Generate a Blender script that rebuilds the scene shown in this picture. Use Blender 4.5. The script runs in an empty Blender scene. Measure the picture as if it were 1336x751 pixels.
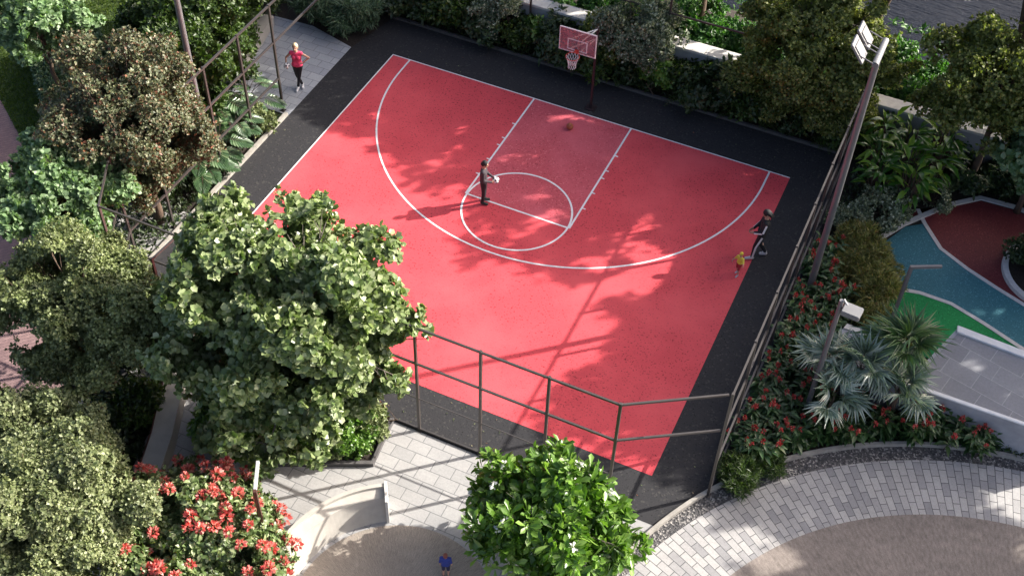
import bpy, bmesh, math, random
import numpy as np
from mathutils import Vector, Matrix
R = math.radians
random.seed(7)
rng = np.random.default_rng(11)
sc = bpy.context.scene
COL = sc.collection

# ------------------------------------------------------------------ helpers
def tag(o, label=None, cat=None, group=None, kind=None):
    if label: o['label'] = label
    if cat: o['category'] = cat
    if group: o['group'] = group
    if kind: o['kind'] = kind
    return o

def empty(name, loc, rz=0):
    o = bpy.data.objects.new(name, None); COL.objects.link(o)
    o.location = loc; o.rotation_euler = (0, 0, rz); o.empty_display_size = .2
    return o

def link(name, me, mat=None, parent=None, smooth=False):
    if mat is not None:
        for m in (mat if isinstance(mat, (list, tuple)) else [mat]): me.materials.append(m)
    if smooth: me.polygons.foreach_set('use_smooth', np.ones(len(me.polygons), bool))
    o = bpy.data.objects.new(name, me); COL.objects.link(o)
    if parent: o.parent = parent
    return o

def copy_tree(o, parent=None):
    c = o.copy(); COL.objects.link(c)
    c.parent = parent
    for ch in o.children: copy_tree(ch, c)
    return c

class MB:
    """collects verts and faces of ONE part"""
    def __init__(s): s.v = []; s.f = []; s.m = []
    def add(s, vs, fs, mi=0):
        n = len(s.v); s.v += [tuple(v) for v in vs]; s.f += [tuple(i + n for i in f) for f in fs]; s.m += [mi] * len(fs)
    def box(s, x0, x1, y0, y1, z0, z1, mi=0, M=None):
        vs = [(x, y, z) for z in (z0, z1) for y in (y0, y1) for x in (x0, x1)]
        if M is not None: vs = [tuple(M @ Vector(v)) for v in vs]
        s.add(vs, [(0,2,3,1),(4,5,7,6),(0,1,5,4),(2,6,7,3),(0,4,6,2),(1,3,7,5)], mi)
    def tube(s, pts, rad, n=8, mi=0, cap=True):
        pts = [Vector(p) for p in pts]
        if not hasattr(rad, '__len__'): rad = [rad] * len(pts)
        rings = []; prev = None
        for i, p in enumerate(pts):
            a = pts[max(i-1, 0)]; b = pts[min(i+1, len(pts)-1)]
            t = (b - a).normalized()
            if prev is None:
                u = t.orthogonal().normalized()
            else:
                u = prev - t * prev.dot(t)
                u = u.normalized() if u.length > 1e-5 else t.orthogonal().normalized()
            prev = u; w = t.cross(u)
            rings.append([p + (u * math.cos(2*math.pi*k/n) + w * math.sin(2*math.pi*k/n)) * rad[i] for k in range(n)])
        vs = [v for r in rings for v in r]; fs = []
        for i in range(len(pts)-1):
            for k in range(n):
                k2 = (k+1) % n
                fs.append((i*n+k, i*n+k2, (i+1)*n+k2, (i+1)*n+k))
        if cap:
            fs.append(tuple(range(n))[::-1]); fs.append(tuple((len(pts)-1)*n+k for k in range(n)))
        s.add(vs, fs, mi)
    def ball(s, c, r, seg=12, rings=8, mi=0, sc_=(1,1,1)):
        vs = [(c[0], c[1], c[2]-r*sc_[2])]
        for i in range(1, rings):
            th = math.pi*i/rings
            for k in range(seg):
                ph = 2*math.pi*k/seg
                vs.append((c[0]+r*sc_[0]*math.sin(th)*math.cos(ph), c[1]+r*sc_[1]*math.sin(th)*math.sin(ph), c[2]-r*sc_[2]*math.cos(th)))
        vs.append((c[0], c[1], c[2]+r*sc_[2])); fs = []
        for k in range(seg): fs.append((0, 1+(k+1)%seg, 1+k))
        for i in range(rings-2):
            for k in range(seg):
                a = 1+i*seg; fs.append((a+k, a+(k+1)%seg, a+seg+(k+1)%seg, a+seg+k))
        a = 1+(rings-2)*seg
        for k in range(seg): fs.append((a+k, a+(k+1)%seg, len(vs)-1))
        s.add(vs, fs, mi)
    def mesh(s, name):
        me = bpy.data.meshes.new(name); me.from_pydata(s.v, [], s.f)
        me.polygons.foreach_set('material_index', s.m); me.update(); return me
    def build(s, name, mat, parent=None, smooth=False, bevel=0):
        me = s.mesh(name)
        if bevel:
            bm = bmesh.new(); bm.from_mesh(me)
            bmesh.ops.bevel(bm, geom=bm.edges[:], offset=bevel, segments=2, affect='EDGES', clamp_overlap=True)
            bm.to_mesh(me); bm.free()
        return link(name, me, mat, parent, smooth)

# ------------------------------------------------------------------ materials
def nodes(name):
    m = bpy.data.materials.new(name); m.use_nodes = True
    nt = m.node_tree; return m, nt, nt.nodes, nt.links, nt.nodes['Principled BSDF']

def N(nt, typ, **kw):
    n = nt.nodes.new(typ)
    for k, v in kw.items():
        if k in n.inputs.keys() if isinstance(k, str) else False: n.inputs[k].default_value = v
        else: setattr(n, k, v)
    return n

def ramp(nt, fac, stops):
    r = nt.nodes.new('ShaderNodeValToRGB'); e = r.color_ramp.elements
    while len(e) < len(stops): e.new(.5)
    for i, (p, c) in enumerate(stops):
        e[i].position = p; e[i].color = (c[0], c[1], c[2], 1) if hasattr(c, '__len__') else (c, c, c, 1)
    nt.links.new(fac, r.inputs[0]); return r.outputs[0]

def mixc(nt, fac, a, b, mode='MIX'):
    m = nt.nodes.new('ShaderNodeMix'); m.data_type = 'RGBA'; m.blend_type = mode
    for s, v in ((m.inputs[0], fac), (m.inputs[6], a), (m.inputs[7], b)):
        if isinstance(v, bpy.types.NodeSocket): nt.links.new(v, s)
        else: s.default_value = v if not hasattr(v, '__len__') else (v[0], v[1], v[2], 1)
    return m.outputs[2]

def coord(nt): return nt.nodes.new('ShaderNodeTexCoord').outputs['Object']
def geo_pos(nt): return nt.nodes.new('ShaderNodeNewGeometry').outputs['Position']
def noise(nt, vec, scale, detail=4, rough=.55):
    n = nt.nodes.new('ShaderNodeTexNoise'); n.inputs['Scale'].default_value = scale
    n.inputs['Detail'].default_value = detail; n.inputs['Roughness'].default_value = rough
    nt.links.new(vec, n.inputs['Vector']); return n.outputs['Fac']
def bump(nt, h, strength, dist, bsdf):
    b = nt.nodes.new('ShaderNodeBump'); b.inputs['Strength'].default_value = strength; b.inputs['Distance'].default_value = dist
    nt.links.new(h, b.inputs['Height']); nt.links.new(b.outputs[0], bsdf.inputs['Normal'])

def simple(name, col, rough=.6, metal=0, var=.12, nscale=8, spec=.5, bmp=0):
    m, nt, ns, ln, b = nodes(name)
    f = noise(nt, coord(nt), nscale, 5)
    c = ramp(nt, f, [(.3, tuple(x*(1-var) for x in col)), (.7, tuple(min(1, x*(1+var)) for x in col))])
    ln.new(c, b.inputs['Base Color']); b.inputs['Roughness'].default_value = rough; b.inputs['Metallic'].default_value = metal
    b.inputs['Specular IOR Level'].default_value = spec
    if bmp: bump(nt, noise(nt, coord(nt), nscale*6, 4), bmp, .01, b)
    return m

def rubber(name, col, dark, fleck, rough=.62, cell=26, wear=None):
    """poured rubber surface: tiny granules, dark pits, faint large stains"""
    m, nt, ns, ln, b = nodes(name)
    p = geo_pos(nt)
    v = nt.nodes.new('ShaderNodeTexVoronoi'); v.inputs['Scale'].default_value = cell; ln.new(p, v.inputs['Vector'])
    pits = ramp(nt, noise(nt, p, 17, 2, .5), [(.0, 0), (.34, 0), (.38, 1), (1, 1)])
    base = mixc(nt, ramp(nt, noise(nt, p, .7, 6, .65), [(.3, 0), (.75, 1)]), tuple(c*.86 for c in col), col)
    gr = ramp(nt, v.outputs['Color'], [(.0, 0), (.78, 0), (.85, 1)])
    base = mixc(nt, gr, base, fleck)
    base = mixc(nt, pits, dark, base)
    fine = noise(nt, p, 90, 3, .7)
    base = mixc(nt, ramp(nt, fine, [(.35, 0), (.65, 1)]), mixc(nt, 1.0, base, (.82, .82, .82), 'MULTIPLY'), base)
    if wear:
        w = ramp(nt, noise(nt, p, .35, 5, .6), [(.45, 0), (.7, 1)])
        base = mixc(nt, w, base, wear)
    ln.new(base, b.inputs['Base Color']); b.inputs['Roughness'].default_value = rough
    b.inputs['Specular IOR Level'].default_value = .3
    bump(nt, v.outputs['Distance'], .35, .006, b)
    return m

def pavers(name, bw, bh, c1, c2, mortar, ms=.02, polar=None, rot=0, rough=.75, off=.5, bias=0, chevron=None):
    m, nt, ns, ln, b = nodes(name)
    p = geo_pos(nt); vec = p
    if rot:
        mp = nt.nodes.new('ShaderNodeMapping'); mp.inputs['Rotation'].default_value = (0, 0, rot); ln.new(p, mp.inputs['Vector']); vec = mp.outputs[0]
    def mth(op, a, b_=None):
        n = nt.nodes.new('ShaderNodeMath'); n.operation = op
        for i, x in enumerate((a, b_)):
            if x is None: continue
            if isinstance(x, bpy.types.NodeSocket): ln.new(x, n.inputs[i])
            else: n.inputs[i].default_value = x
        return n.outputs[0]
    sep = nt.nodes.new('ShaderNodeSeparateXYZ'); ln.new(vec, sep.inputs[0])
    X, Y = sep.outputs[0], sep.outputs[1]
    if polar:
        cx, cy, rad = polar
        dx, dy = mth('SUBTRACT', X, cx), mth('SUBTRACT', Y, cy)
        ang = mth('MULTIPLY', mth('ARCTAN2', dy, dx), rad)
        rr = mth('SQRT', mth('ADD', mth('MULTIPLY', dx, dx), mth('MULTIPLY', dy, dy)))
        X, Y = rr, ang
    if chevron:
        Y = mth('ADD', Y, mth('PINGPONG', X, chevron))
    cb = nt.nodes.new('ShaderNodeCombineXYZ'); ln.new(X, cb.inputs[0]); ln.new(Y, cb.inputs[1])
    br = nt.nodes.new('ShaderNodeTexBrick'); br.offset = off
    br.inputs['Scale'].default_value = 1; br.inputs['Brick Width'].default_value = bw; br.inputs['Row Height'].default_value = bh
    br.inputs['Mortar Size'].default_value = ms; br.inputs['Mortar Smooth'].default_value = .15; br.inputs['Bias'].default_value = bias
    br.inputs['Color1'].default_value = (*c1, 1); br.inputs['Color2'].default_value = (*c2, 1); br.inputs['Mortar'].default_value = (*mortar, 1)
    ln.new(cb.outputs[0], br.inputs['Vector'])
    f = noise(nt, p, 14, 6, .7); g = noise(nt, p, .8, 4, .6)
    col = mixc(nt, 1.0, br.outputs['Color'], ramp(nt, f, [(.25, .78), (.7, 1.0)]), 'MULTIPLY')
    col = mixc(nt, 1.0, col, ramp(nt, g, [(.3, .84), (.7, 1.0)]), 'MULTIPLY')
    sp = ramp(nt, noise(nt, p, 70, 2, .5), [(.60, 1), (.70, .6)])
    col = mixc(nt, 1.0, col, sp, 'MULTIPLY')
    ln.new(col, b.inputs['Base Color']); b.inputs['Roughness'].default_value = rough
    inv = nt.nodes.new('ShaderNodeMath'); inv.operation = 'SUBTRACT'; inv.inputs[0].default_value = 1; ln.new(br.outputs['Fac'], inv.inputs[1])
    add = mth('ADD', inv.outputs[0], mth('MULTIPLY', f, .3))
    bump(nt, add, .5, .008, b)
    return m

def leafmat(name, stops, rough=.42, trans=.28, tcol=None, spec=.5):
    m, nt, ns, ln, b = nodes(name)
    g = nt.nodes.new('ShaderNodeNewGeometry')
    c = ramp(nt, g.outputs['Random Per Island'], stops)
    big = noise(nt, g.outputs['Position'], 1.1, 3)
    c = mixc(nt, 1.0, c, ramp(nt, big, [(.3, .72), (.7, 1.12)]), 'MULTIPLY')
    ln.new(c, b.inputs['Base Color']); b.inputs['Roughness'].default_value = rough; b.inputs['Specular IOR Level'].default_value = spec
    if trans:
        t = nt.nodes.new('ShaderNodeBsdfTranslucent')
        tc = mixc(nt, 1.0, c, tcol or (1.5, 1.7, .7), 'MULTIPLY'); ln.new(tc, t.inputs[0])
        mx = nt.nodes.new('ShaderNodeMixShader'); mx.inputs[0].default_value = trans
        ln.new(b.outputs[0], mx.inputs[1]); ln.new(t.outputs[0], mx.inputs[2])
        ln.new(mx.outputs[0], nt.nodes['Material Output'].inputs[0])
    return m

def bark(name, col):
    m, nt, ns, ln, b = nodes(name)
    c = coord(nt); mp = nt.nodes.new('ShaderNodeMapping'); mp.inputs['Scale'].default_value = (1, 1, .25); ln.new(c, mp.inputs[0])
    f = noise(nt, mp.outputs[0], 22, 6, .7)
    ln.new(ramp(nt, f, [(.3, tuple(x*.5 for x in col)), (.65, col)]), b.inputs['Base Color']); b.inputs['Roughness'].default_value = .9
    bump(nt, f, .7, .02, b); return m

M = {}
M['red'] = rubber('red_rubber', (.72, .078, .096), (.22, .018, .025), (.62, .065, .08), wear=(.68, .092, .106))
M['key'] = rubber('rose_rubber', (.62, .10, .125), (.28, .03, .04), (.70, .17, .19), wear=(.60, .12, .15))
M['black'] = rubber('black_rubber', (.032, .031, .034), (.010, .010, .011), (.055, .052, .05), rough=.8, cell=20)
M['line'] = simple('court_line_paint', (.74, .73, .74), .55, var=.14, nscale=30)
M['teal'] = rubber('teal_rubber', (.05, .19, .235), (.03, .12, .16), (.12, .32, .39), cell=40)
M['maroon'] = rubber('maroon_rubber', (.17, .03, .035), (.09, .015, .02), (.26, .06, .065), cell=40)
M['green'] = rubber('green_rubber', (.01, .27, .07), (.005, .15, .04), (.03, .40, .12), cell=40)
M['white_band'] = simple('pale_stone_band', (.58, .56, .55), .7, var=.1, nscale=12, bmp=.2)
M['pave'] = pavers('pale_block_paving', .60, .37, (.36, .355, .35), (.42, .41, .40), (.20, .20, .205), .012)
M['pave_grey'] = pavers('grey_block_paving', .60, .37, (.34, .36, .40), (.44, .46, .49), (.20, .20, .22), .010, rot=.0)
M['radial'] = pavers('radial_block_paving', .42, .21, (.20, .20, .215), (.44, .425, .41), (.085, .085, .09), .010, polar=(18.2, -19.1, 10.0), bias=.35)
M['slab'] = pavers('grey_slab_paving', .9, .62, (.27, .27, .29), (.34, .34, .36), (.44, .44, .45), .012, rot=.25, off=.35)
M['brickpath'] = pavers('pink_chevron_brick', .12, .075, (.27, .165, .165), (.36, .23, .22), (.14, .09, .09), .008, rot=.78, off=0, chevron=.12)
M['concrete'] = simple('pale_concrete', (.40, .375, .335), .75, var=.10, nscale=3, bmp=.25)
M['concrete_grey'] = simple('grey_concrete', (.36, .36, .38), .75, var=.14, nscale=3, bmp=.3)
M['coping'] = simple('light_stone_coping', (.60, .58, .54), .7, var=.12, nscale=4, bmp=.3)
M['white_coping'] = simple('white_coping', (.78, .77, .76), .6, var=.05, nscale=4)
M['kerb'] = simple('kerb_stone', (.30, .28, .25), .8, var=.2, nscale=5, bmp=.3)
M['darkkerb'] = simple('dark_kerb', (.085, .08, .08), .8, var=.2, nscale=5, bmp=.3)
M['mulch'] = simple('mulch_soil', (.026, .019, .014), .95, var=.5, nscale=16, bmp=.9)
M['gravel'] = None
M['asphalt'] = simple('asphalt', (.05, .052, .06), .9, var=.2, nscale=30, bmp=.5)
M['lawn_base'] = simple('lawn_soil', (.045, .075, .015), .95, var=.3, nscale=6, bmp=.5)
M['metal'] = simple('dark_bronze_metal', (.10, .09, .085), .42, .6, var=.08, nscale=3)
M['metal_grey'] = simple('grey_painted_metal', (.19, .185, .19), .42, .35, var=.08, nscale=3)
M['metal_light'] = simple('light_grey_metal', (.55, .55, .55), .4, .3, var=.05, nscale=3)
M['metal_mid'] = simple('mid_grey_metal', (.21, .21, .215), .5, .3, var=.06, nscale=3)
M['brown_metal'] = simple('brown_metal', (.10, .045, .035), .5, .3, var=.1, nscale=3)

def gravel_mat():
    m, nt, ns, ln, b = nodes('dark_gravel'); p = geo_pos(nt)
    v = nt.nodes.new('ShaderNodeTexVoronoi'); v.inputs['Scale'].default_value = 22; ln.new(p, v.inputs['Vector'])
    s = nt.nodes.new('ShaderNodeSeparateColor'); ln.new(v.outputs['Color'], s.inputs[0])
    ln.new(ramp(nt, s.outputs[0], [(0, (.03, .03, .033)), (.7, (.09, .085, .085)), (1, (.32, .30, .28))]), b.inputs['Base Color'])
    b.inputs['Roughness'].default_value = .85; bump(nt, v.outputs['Distance'], .9, .03, b); return m
M['gravel'] = gravel_mat()

def tan_mat(name, polar, base):
    """washed aggregate with faint radial brush marks"""
    m, nt, ns, ln, b = nodes(name); p = geo_pos(nt)
    def mth(op, a, b_=None):
        n = nt.nodes.new('ShaderNodeMath'); n.operation = op
        for i, x in enumerate((a, b_)):
            if x is None: continue
            if isinstance(x, bpy.types.NodeSocket): ln.new(x, n.inputs[i])
            else: n.inputs[i].default_value = x
        return n.outputs[0]
    sep = nt.nodes.new('ShaderNodeSeparateXYZ'); ln.new(p, sep.inputs[0])
    dx, dy = mth('SUBTRACT', sep.outputs[0], polar[0]), mth('SUBTRACT', sep.outputs[1], polar[1])
    ang = mth('MULTIPLY', mth('ARCTAN2', dy, dx), 150.0)
    rr = mth('MULTIPLY', mth('SQRT', mth('ADD', mth('MULTIPLY', dx, dx), mth('MULTIPLY', dy, dy))), 7.0)
    cb = nt.nodes.new('ShaderNodeCombineXYZ'); ln.new(ang, cb.inputs[0]); ln.new(rr, cb.inputs[1])
    st = noise(nt, cb.outputs[0], .7, 3, .6)
    col = ramp(nt, st, [(.3, tuple(x*.58 for x in base)), (.7, base)])
    col = mixc(nt, 1.0, col, ramp(nt, noise(nt, p, 60, 3, .6), [(.35, .7), (.6, 1.05)]), 'MULTIPLY')
    col = mixc(nt, 1.0, col, ramp(nt, noise(nt, p, .9, 5, .6), [(.3, .85), (.7, 1.05)]), 'MULTIPLY')
    ln.new(col, b.inputs['Base Color']); b.inputs['Roughness'].default_value = .85
    bump(nt, st, .35, .008, b); return m
M['tanR'] = tan_mat('brown_aggregate', (17.94, -18.87), (.29, .245, .215))
M['tanL'] = tan_mat('sand_aggregate', (3.23, -19.65), (.40, .345, .29))

def water_mat():
    m, nt, ns, ln, b = nodes('river_water'); p = geo_pos(nt)
    mp = nt.nodes.new('ShaderNodeMapping'); mp.inputs['Scale'].default_value = (.5, 1.9, 1); mp.inputs['Rotation'].default_value = (0, 0, .25); ln.new(p, mp.inputs[0])
    f = noise(nt, mp.outputs[0], 2.2, 6, .62)
    b.inputs['Specular IOR Level'].default_value = .35; b.inputs['Base Color'].default_value = (.012, .016, .026, 1); b.inputs['Roughness'].default_value = .06; b.inputs['IOR'].default_value = 1.22
    bump(nt, f, .8, .22, b); return m
M['water'] = water_mat()

L = {}
L['broad'] = leafmat('grey_green_broadleaf', [(0, (.09, .145, .045)), (.45, (.19, .25, .095)), (.8, (.30, .36, .17)), (1, (.42, .47, .27))], .36, .28, (1.2, 1.4, .7))
L['russet'] = leafmat('russet_mixed_leaf', [(0, (.06, .08, .035)), (.45, (.125, .145, .07)), (.76, (.20, .21, .12)), (.83, (.22, .075, .035)), (.87, (.14, .055, .03)), (1, (.30, .29, .18))], .5, .2, (1.3, 1.2, .7))
L['olive'] = leafmat('olive_fine_leaf', [(0, (.09, .12, .04)), (.5, (.18, .22, .08)), (1, (.31, .355, .16))], .5, .22, (1.2, 1.35, .8))
L['pale_olive'] = leafmat('pale_olive_fine_leaf', [(0, (.10, .135, .05)), (.5, (.195, .23, .095)), (1, (.32, .35, .18))], .5, .22, (1.2, 1.3, .8))
L['mint'] = leafmat('mint_green_leaf', [(0, (.085, .155, .06)), (.5, (.16, .255, .115)), (1, (.29, .40, .22))], .45, .3)
L['bright'] = leafmat('glossy_bright_leaf', [(0, (.05, .12, .015)), (.5, (.11, .22, .03)), (1, (.22, .35, .08))], .33, .3)
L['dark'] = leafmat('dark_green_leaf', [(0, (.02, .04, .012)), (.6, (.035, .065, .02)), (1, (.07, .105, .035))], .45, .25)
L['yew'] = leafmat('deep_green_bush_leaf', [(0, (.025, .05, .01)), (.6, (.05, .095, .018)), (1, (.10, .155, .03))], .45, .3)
L['river'] = leafmat('fresh_green_leaf', [(0, (.02, .075, .012)), (.5, (.045, .14, .022)), (1, (.10, .23, .045))], .45, .3)
L['yellowgreen'] = leafmat('yellow_green_tree_leaf', [(0, (.065, .09, .02)), (.5, (.15, .185, .04)), (.85, (.30, .33, .09)), (1, (.46, .44, .17))], .5, .35)
L['banana'] = leafmat('paddle_leaf', [(0, (.03, .10, .012)), (.6, (.085, .22, .03)), (1, (.30, .44, .06))], .3, .4)
L['ginger'] = leafmat('dark_glossy_leaf', [(0, (.02, .055, .015)), (.6, (.045, .10, .03)), (.9, (.09, .16, .05)), (1, (.34, .38, .22))], .33, .2)
L['flowershrub'] = leafmat('shrub_leaf_with_pale_tips', [(0, (.06, .10, .03)), (.6, (.14, .20, .07)), (1, (.34, .38, .20))], .4, .25)
L['croton'] = leafmat('bronze_green_leaf', [(0, (.09, .11, .02)), (.5, (.20, .21, .05)), (.85, (.34, .31, .10)), (1, (.34, .17, .06))], .45, .25)
L['grey'] = leafmat('grey_variegated_leaf', [(0, (.06, .09, .04)), (.5, (.14, .18, .10)), (.8, (.34, .37, .25)), (1, (.55, .56, .42))], .5, .2)
L['fan'] = leafmat('silver_fan_leaf', [(0, (.12, .18, .13)), (.5, (.27, .36, .28)), (1, (.60, .64, .54))], .26, .2, spec=1.0)
L['fan2'] = leafmat('green_fan_leaf', [(0, (.07, .13, .05)), (.6, (.14, .25, .10)), (1, (.32, .42, .20))], .3, .25, spec=.8)
L['monstera'] = leafmat('split_leaf', [(0, (.04, .09, .035)), (.6, (.08, .15, .06)), (1, (.16, .23, .11))], .28, .25, spec=.8)
L['fern'] = leafmat('fern_leaf', [(0, (.035, .07, .012)), (.6, (.07, .13, .02)), (1, (.15, .21, .05))], .4, .35)
L['hedge'] = leafmat('clipped_hedge_leaf', [(0, (.035, .075, .035)), (.6, (.08, .145, .07)), (1, (.17, .25, .14))], .5, .2)
L['lawn'] = leafmat('grass_blade', [(0, (.04, .09, .01)), (.6, (.09, .15, .015)), (1, (.18, .22, .03))], .6, .3)
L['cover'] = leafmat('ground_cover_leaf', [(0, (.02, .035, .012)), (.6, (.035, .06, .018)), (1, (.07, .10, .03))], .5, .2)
L['redflower'] = leafmat('coral_red_petal', [(0, (.55, .06, .06)), (.5, (.78, .20, .17)), (1, (.85, .48, .40))], .5, .35, (1.1, .9, .8))
L['gingerflower'] = leafmat('scarlet_bract', [(0, (.38, .03, .03)), (.6, (.58, .07, .06)), (1, (.72, .20, .16))], .4, .15, (1, .7, .7))
L['whiteflower'] = leafmat('white_petal', [(0, (.75, .75, .70)), (1, (.85, .85, .82))], .5, .2, (1, 1, .9))
L['orangeflower'] = leafmat('orange_petal', [(0, (.75, .20, .02)), (1, (.80, .35, .05))], .5, .2, (1, .9, .6))
B = {'grey': bark('grey_bark', (.20, .17, .145)), 'brown': bark('brown_bark', (.12, .08, .055))}

# ------------------------------------------------------------------ foliage
def unit(a): return a / np.maximum(np.linalg.norm(a, axis=-1, keepdims=True), 1e-9)
TM = {
 'small': (np.array([(0,0,0),(.5,-1,.10),(1,0,-.04),(.5,1,.10)], float), [(0,1,2),(0,2,3)]),
 'blade': (np.array([(0,-.5,0),(0,.5,0),(.5,.55,.10),(1,0,-.12),(.5,-.55,.10)], float), [(0,4,2,1),(4,3,2)]),
 'round': (np.array([(0,0,0),(.25,.80,.05),(.62,1,.02),(1,0,-.12),(.62,-1,.02),(.25,-.80,.05),(.30,0,-.05),(.64,0,-.06)], float),
           [(0,6,1),(6,7,2,1),(7,3,2),(0,5,6),(5,4,7,6),(4,3,7)]),
 'obov': (np.array([(0,0,0),(.35,.45,.06),(.75,1,.03),(1,0,-.08),(.75,-1,.03),(.35,-.45,.06),(.36,0,0),(.76,0,-.03)], float),
           [(0,6,1),(6,7,2,1),(7,3,2),(0,5,6),(5,4,7,6),(4,3,7)]),
 'long': (np.array([(0,0,0),(.22,.85,.08),(.55,1,.02),(1,0,-.35),(.55,-1,.02),(.22,-.85,.08),(.25,0,.0),(.58,0,-.06)], float),
           [(0,6,1),(6,7,2,1),(7,3,2),(0,5,6),(5,4,7,6),(4,3,7)]),
}
def leaf_mesh(name, P, D, Nn, Ln, Wd, tm):
    """one island per leaf: base P, direction D, normal Nn"""
    T, F = TM[tm]; n = len(P); k = len(T)
    S = unit(np.cross(D, Nn)); Nn = unit(np.cross(S, D))
    V = (P[:, None, :] + D[:, None, :]*(T[None, :, 0:1]*Ln[:, None, None]) + S[:, None, :]*(T[None, :, 1:2]*Wd[:, None, None])
         + Nn[:, None, :]*(T[None, :, 2:3]*Ln[:, None, None])).reshape(-1, 3)
    loops = np.concatenate([np.array(f) for f in F]); lens = np.array([len(f) for f in F])
    LI = (loops[None, :] + (np.arange(n)*k)[:, None]).reshape(-1); LT = np.tile(lens, n)
    me = bpy.data.meshes.new(name)
    me.vertices.add(len(V)); me.vertices.foreach_set('co', V.astype(np.float32).reshape(-1))
    me.loops.add(len(LI)); me.loops.foreach_set('vertex_index', LI.astype(np.int32))
    me.polygons.add(len(LT)); me.polygons.foreach_set('loop_start', np.concatenate([[0], np.cumsum(LT)[:-1]]).astype(np.int32))
    me.update(calc_edges=True); me.validate()
    return me

def rosettes(name, A, Nrm, k, Ln, Wd, tm, up=.4, jit=.35, vary=.3):
    """k leaves spread round every anchor A about its outward normal"""
    n = len(A); A = np.repeat(A, k, 0); Nm = np.repeat(Nrm, k, 0)
    t = unit(np.cross(Nm, rng.normal(size=(n*k, 3)))); D = unit(t*(1-up) + Nm*up + rng.normal(size=(n*k, 3))*jit)
    s = 1 + (rng.random(n*k)-.5)*2*vary
    Nn = unit(Nm + rng.normal(size=(n*k, 3))*.35 + np.array([0, 0, .35]))
    return leaf_mesh(name, A + rng.normal(size=A.shape)*Ln*.12, D, Nn, Ln*s, Wd*s, tm)

def wob(P, s, seed=0):
    a = P*s + seed*3.7
    return (np.sin(a[:,0]*1.3+np.sin(a[:,1]*1.7))+np.sin(a[:,1]*1.1+a[:,2]*.9+np.sin(a[:,0]*.8))+np.sin(a[:,2]*1.5-a[:,0]*.7))/3

def lobes(rad, n, lr, seed, low=-.45):
    """centres of the crown's sub-clumps inside an ellipsoid"""
    r_ = np.random.default_rng(seed); out = []
    g = math.pi*(3-math.sqrt(5))
    for i in range(n):
        z = 1-(1-low)*(i+.5)/n; q = math.sqrt(max(0, 1-z*z)); a = g*i + r_.random()*.9
        f = r_.uniform(.48, 1.04)
        out.append((np.array([q*math.cos(a)*rad[0], q*math.sin(a)*rad[1], z*rad[2]])*f, lr*r_.uniform(.55, 1.3)))
    for i in range(max(2, n//6)):
        out.append((r_.normal(size=3)*np.array(rad)*.25, lr*1.1))
    return out

def crown_pts(lb, dens, seed, gap=-.45, shell=.55):
    r_ = np.random.default_rng(seed+99); P = []; Q = []
    for c, r in lb:
        m = int(dens*r*r*4*math.pi)
        d = unit(r_.normal(size=(m, 3))*np.array([1, 1, .9])); rr = (shell+(1-shell)*r_.random((m, 1))**.6)*r
        rr *= (1+.22*wob(d*3, 1.5, seed+int(abs(c[0])*7)))[:, None]
        P.append(c + d*rr*np.array([1, 1, .82])); Q.append(d)
    C_ = np.array([c for c, r in lb]); rr_ = np.linalg.norm(C_, axis=1).max(); m = int(sum(len(p) for p in P)*.16)
    ext = np.percentile(np.abs(C_), 92, axis=0)*1.12; d = unit(r_.normal(size=(m, 3))); f = r_.uniform(.72, 1.02, (m, 1))
    P.append(d*ext*f); Q.append(d)
    P = np.concatenate(P); Q = np.concatenate(Q); P += r_.normal(size=P.shape)*.05
    keep = wob(P, 2.6, seed) > gap
    for c, r in lb:                        # nothing deep inside another clump
        keep &= ~(np.linalg.norm((P-c)/np.array([1, 1, .82]), axis=1) < r*.45)
    return P[keep], unit(Q[keep] + np.array([0, 0, .3]))

def limb_mesh(base_r, h, lb, cz, seed, lean=(0, 0), stems=1, n_limbs=14):
    mb = MB(); rn = random.Random(seed)
    for s in range(stems):
        a = rn.random()*6.28; off = Vector((math.cos(a), math.sin(a), 0))*(.0 if stems == 1 else rn.uniform(.08, .35))
        pts = []; rad = []
        top = cz*.92
        for i in range(7):
            t = i/6
            pts.append(Vector((lean[0]*t, lean[1]*t, top*t)) + off*(1+t*1.4) + Vector((rn.uniform(-1, 1), rn.uniform(-1, 1), 0))*.05*h/4*(1 if i else 0))
            rad.append(base_r*(1.25 if i == 0 else 1-.6*t))
        mb.tube(pts, rad, 9)
        sel = lb[s::stems]
        for c, r in sel[:n_limbs]:
            t0 = rn.uniform(.45, .95); i0 = min(5, int(t0*6)); p0 = pts[i0].lerp(pts[i0+1], t0*6-i0)
            e = Vector((c[0]+lean[0], c[1]+lean[1], c[2]+cz)); mid = p0.lerp(e, .5) + Vector((rn.uniform(-.2, .2), rn.uniform(-.2, .2), rn.uniform(-.25, .05)))
            r0 = base_r*.42*(1-.3*t0)
            mb.tube([p0, p0.lerp(mid, .6), mid, mid.lerp(e, .6), e], [r0, r0*.8, r0*.6, r0*.4, r0*.18], 6)
            for q in range(3):
                ee = e + Vector((rn.uniform(-1, 1), rn.uniform(-1, 1), rn.uniform(-.4, 1))).normalized()*r*.8
                mb.tube([mid.lerp(e, .5+.15*q), ee], [r0*.3, r0*.08], 4, cap=False)
    return mb

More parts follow.
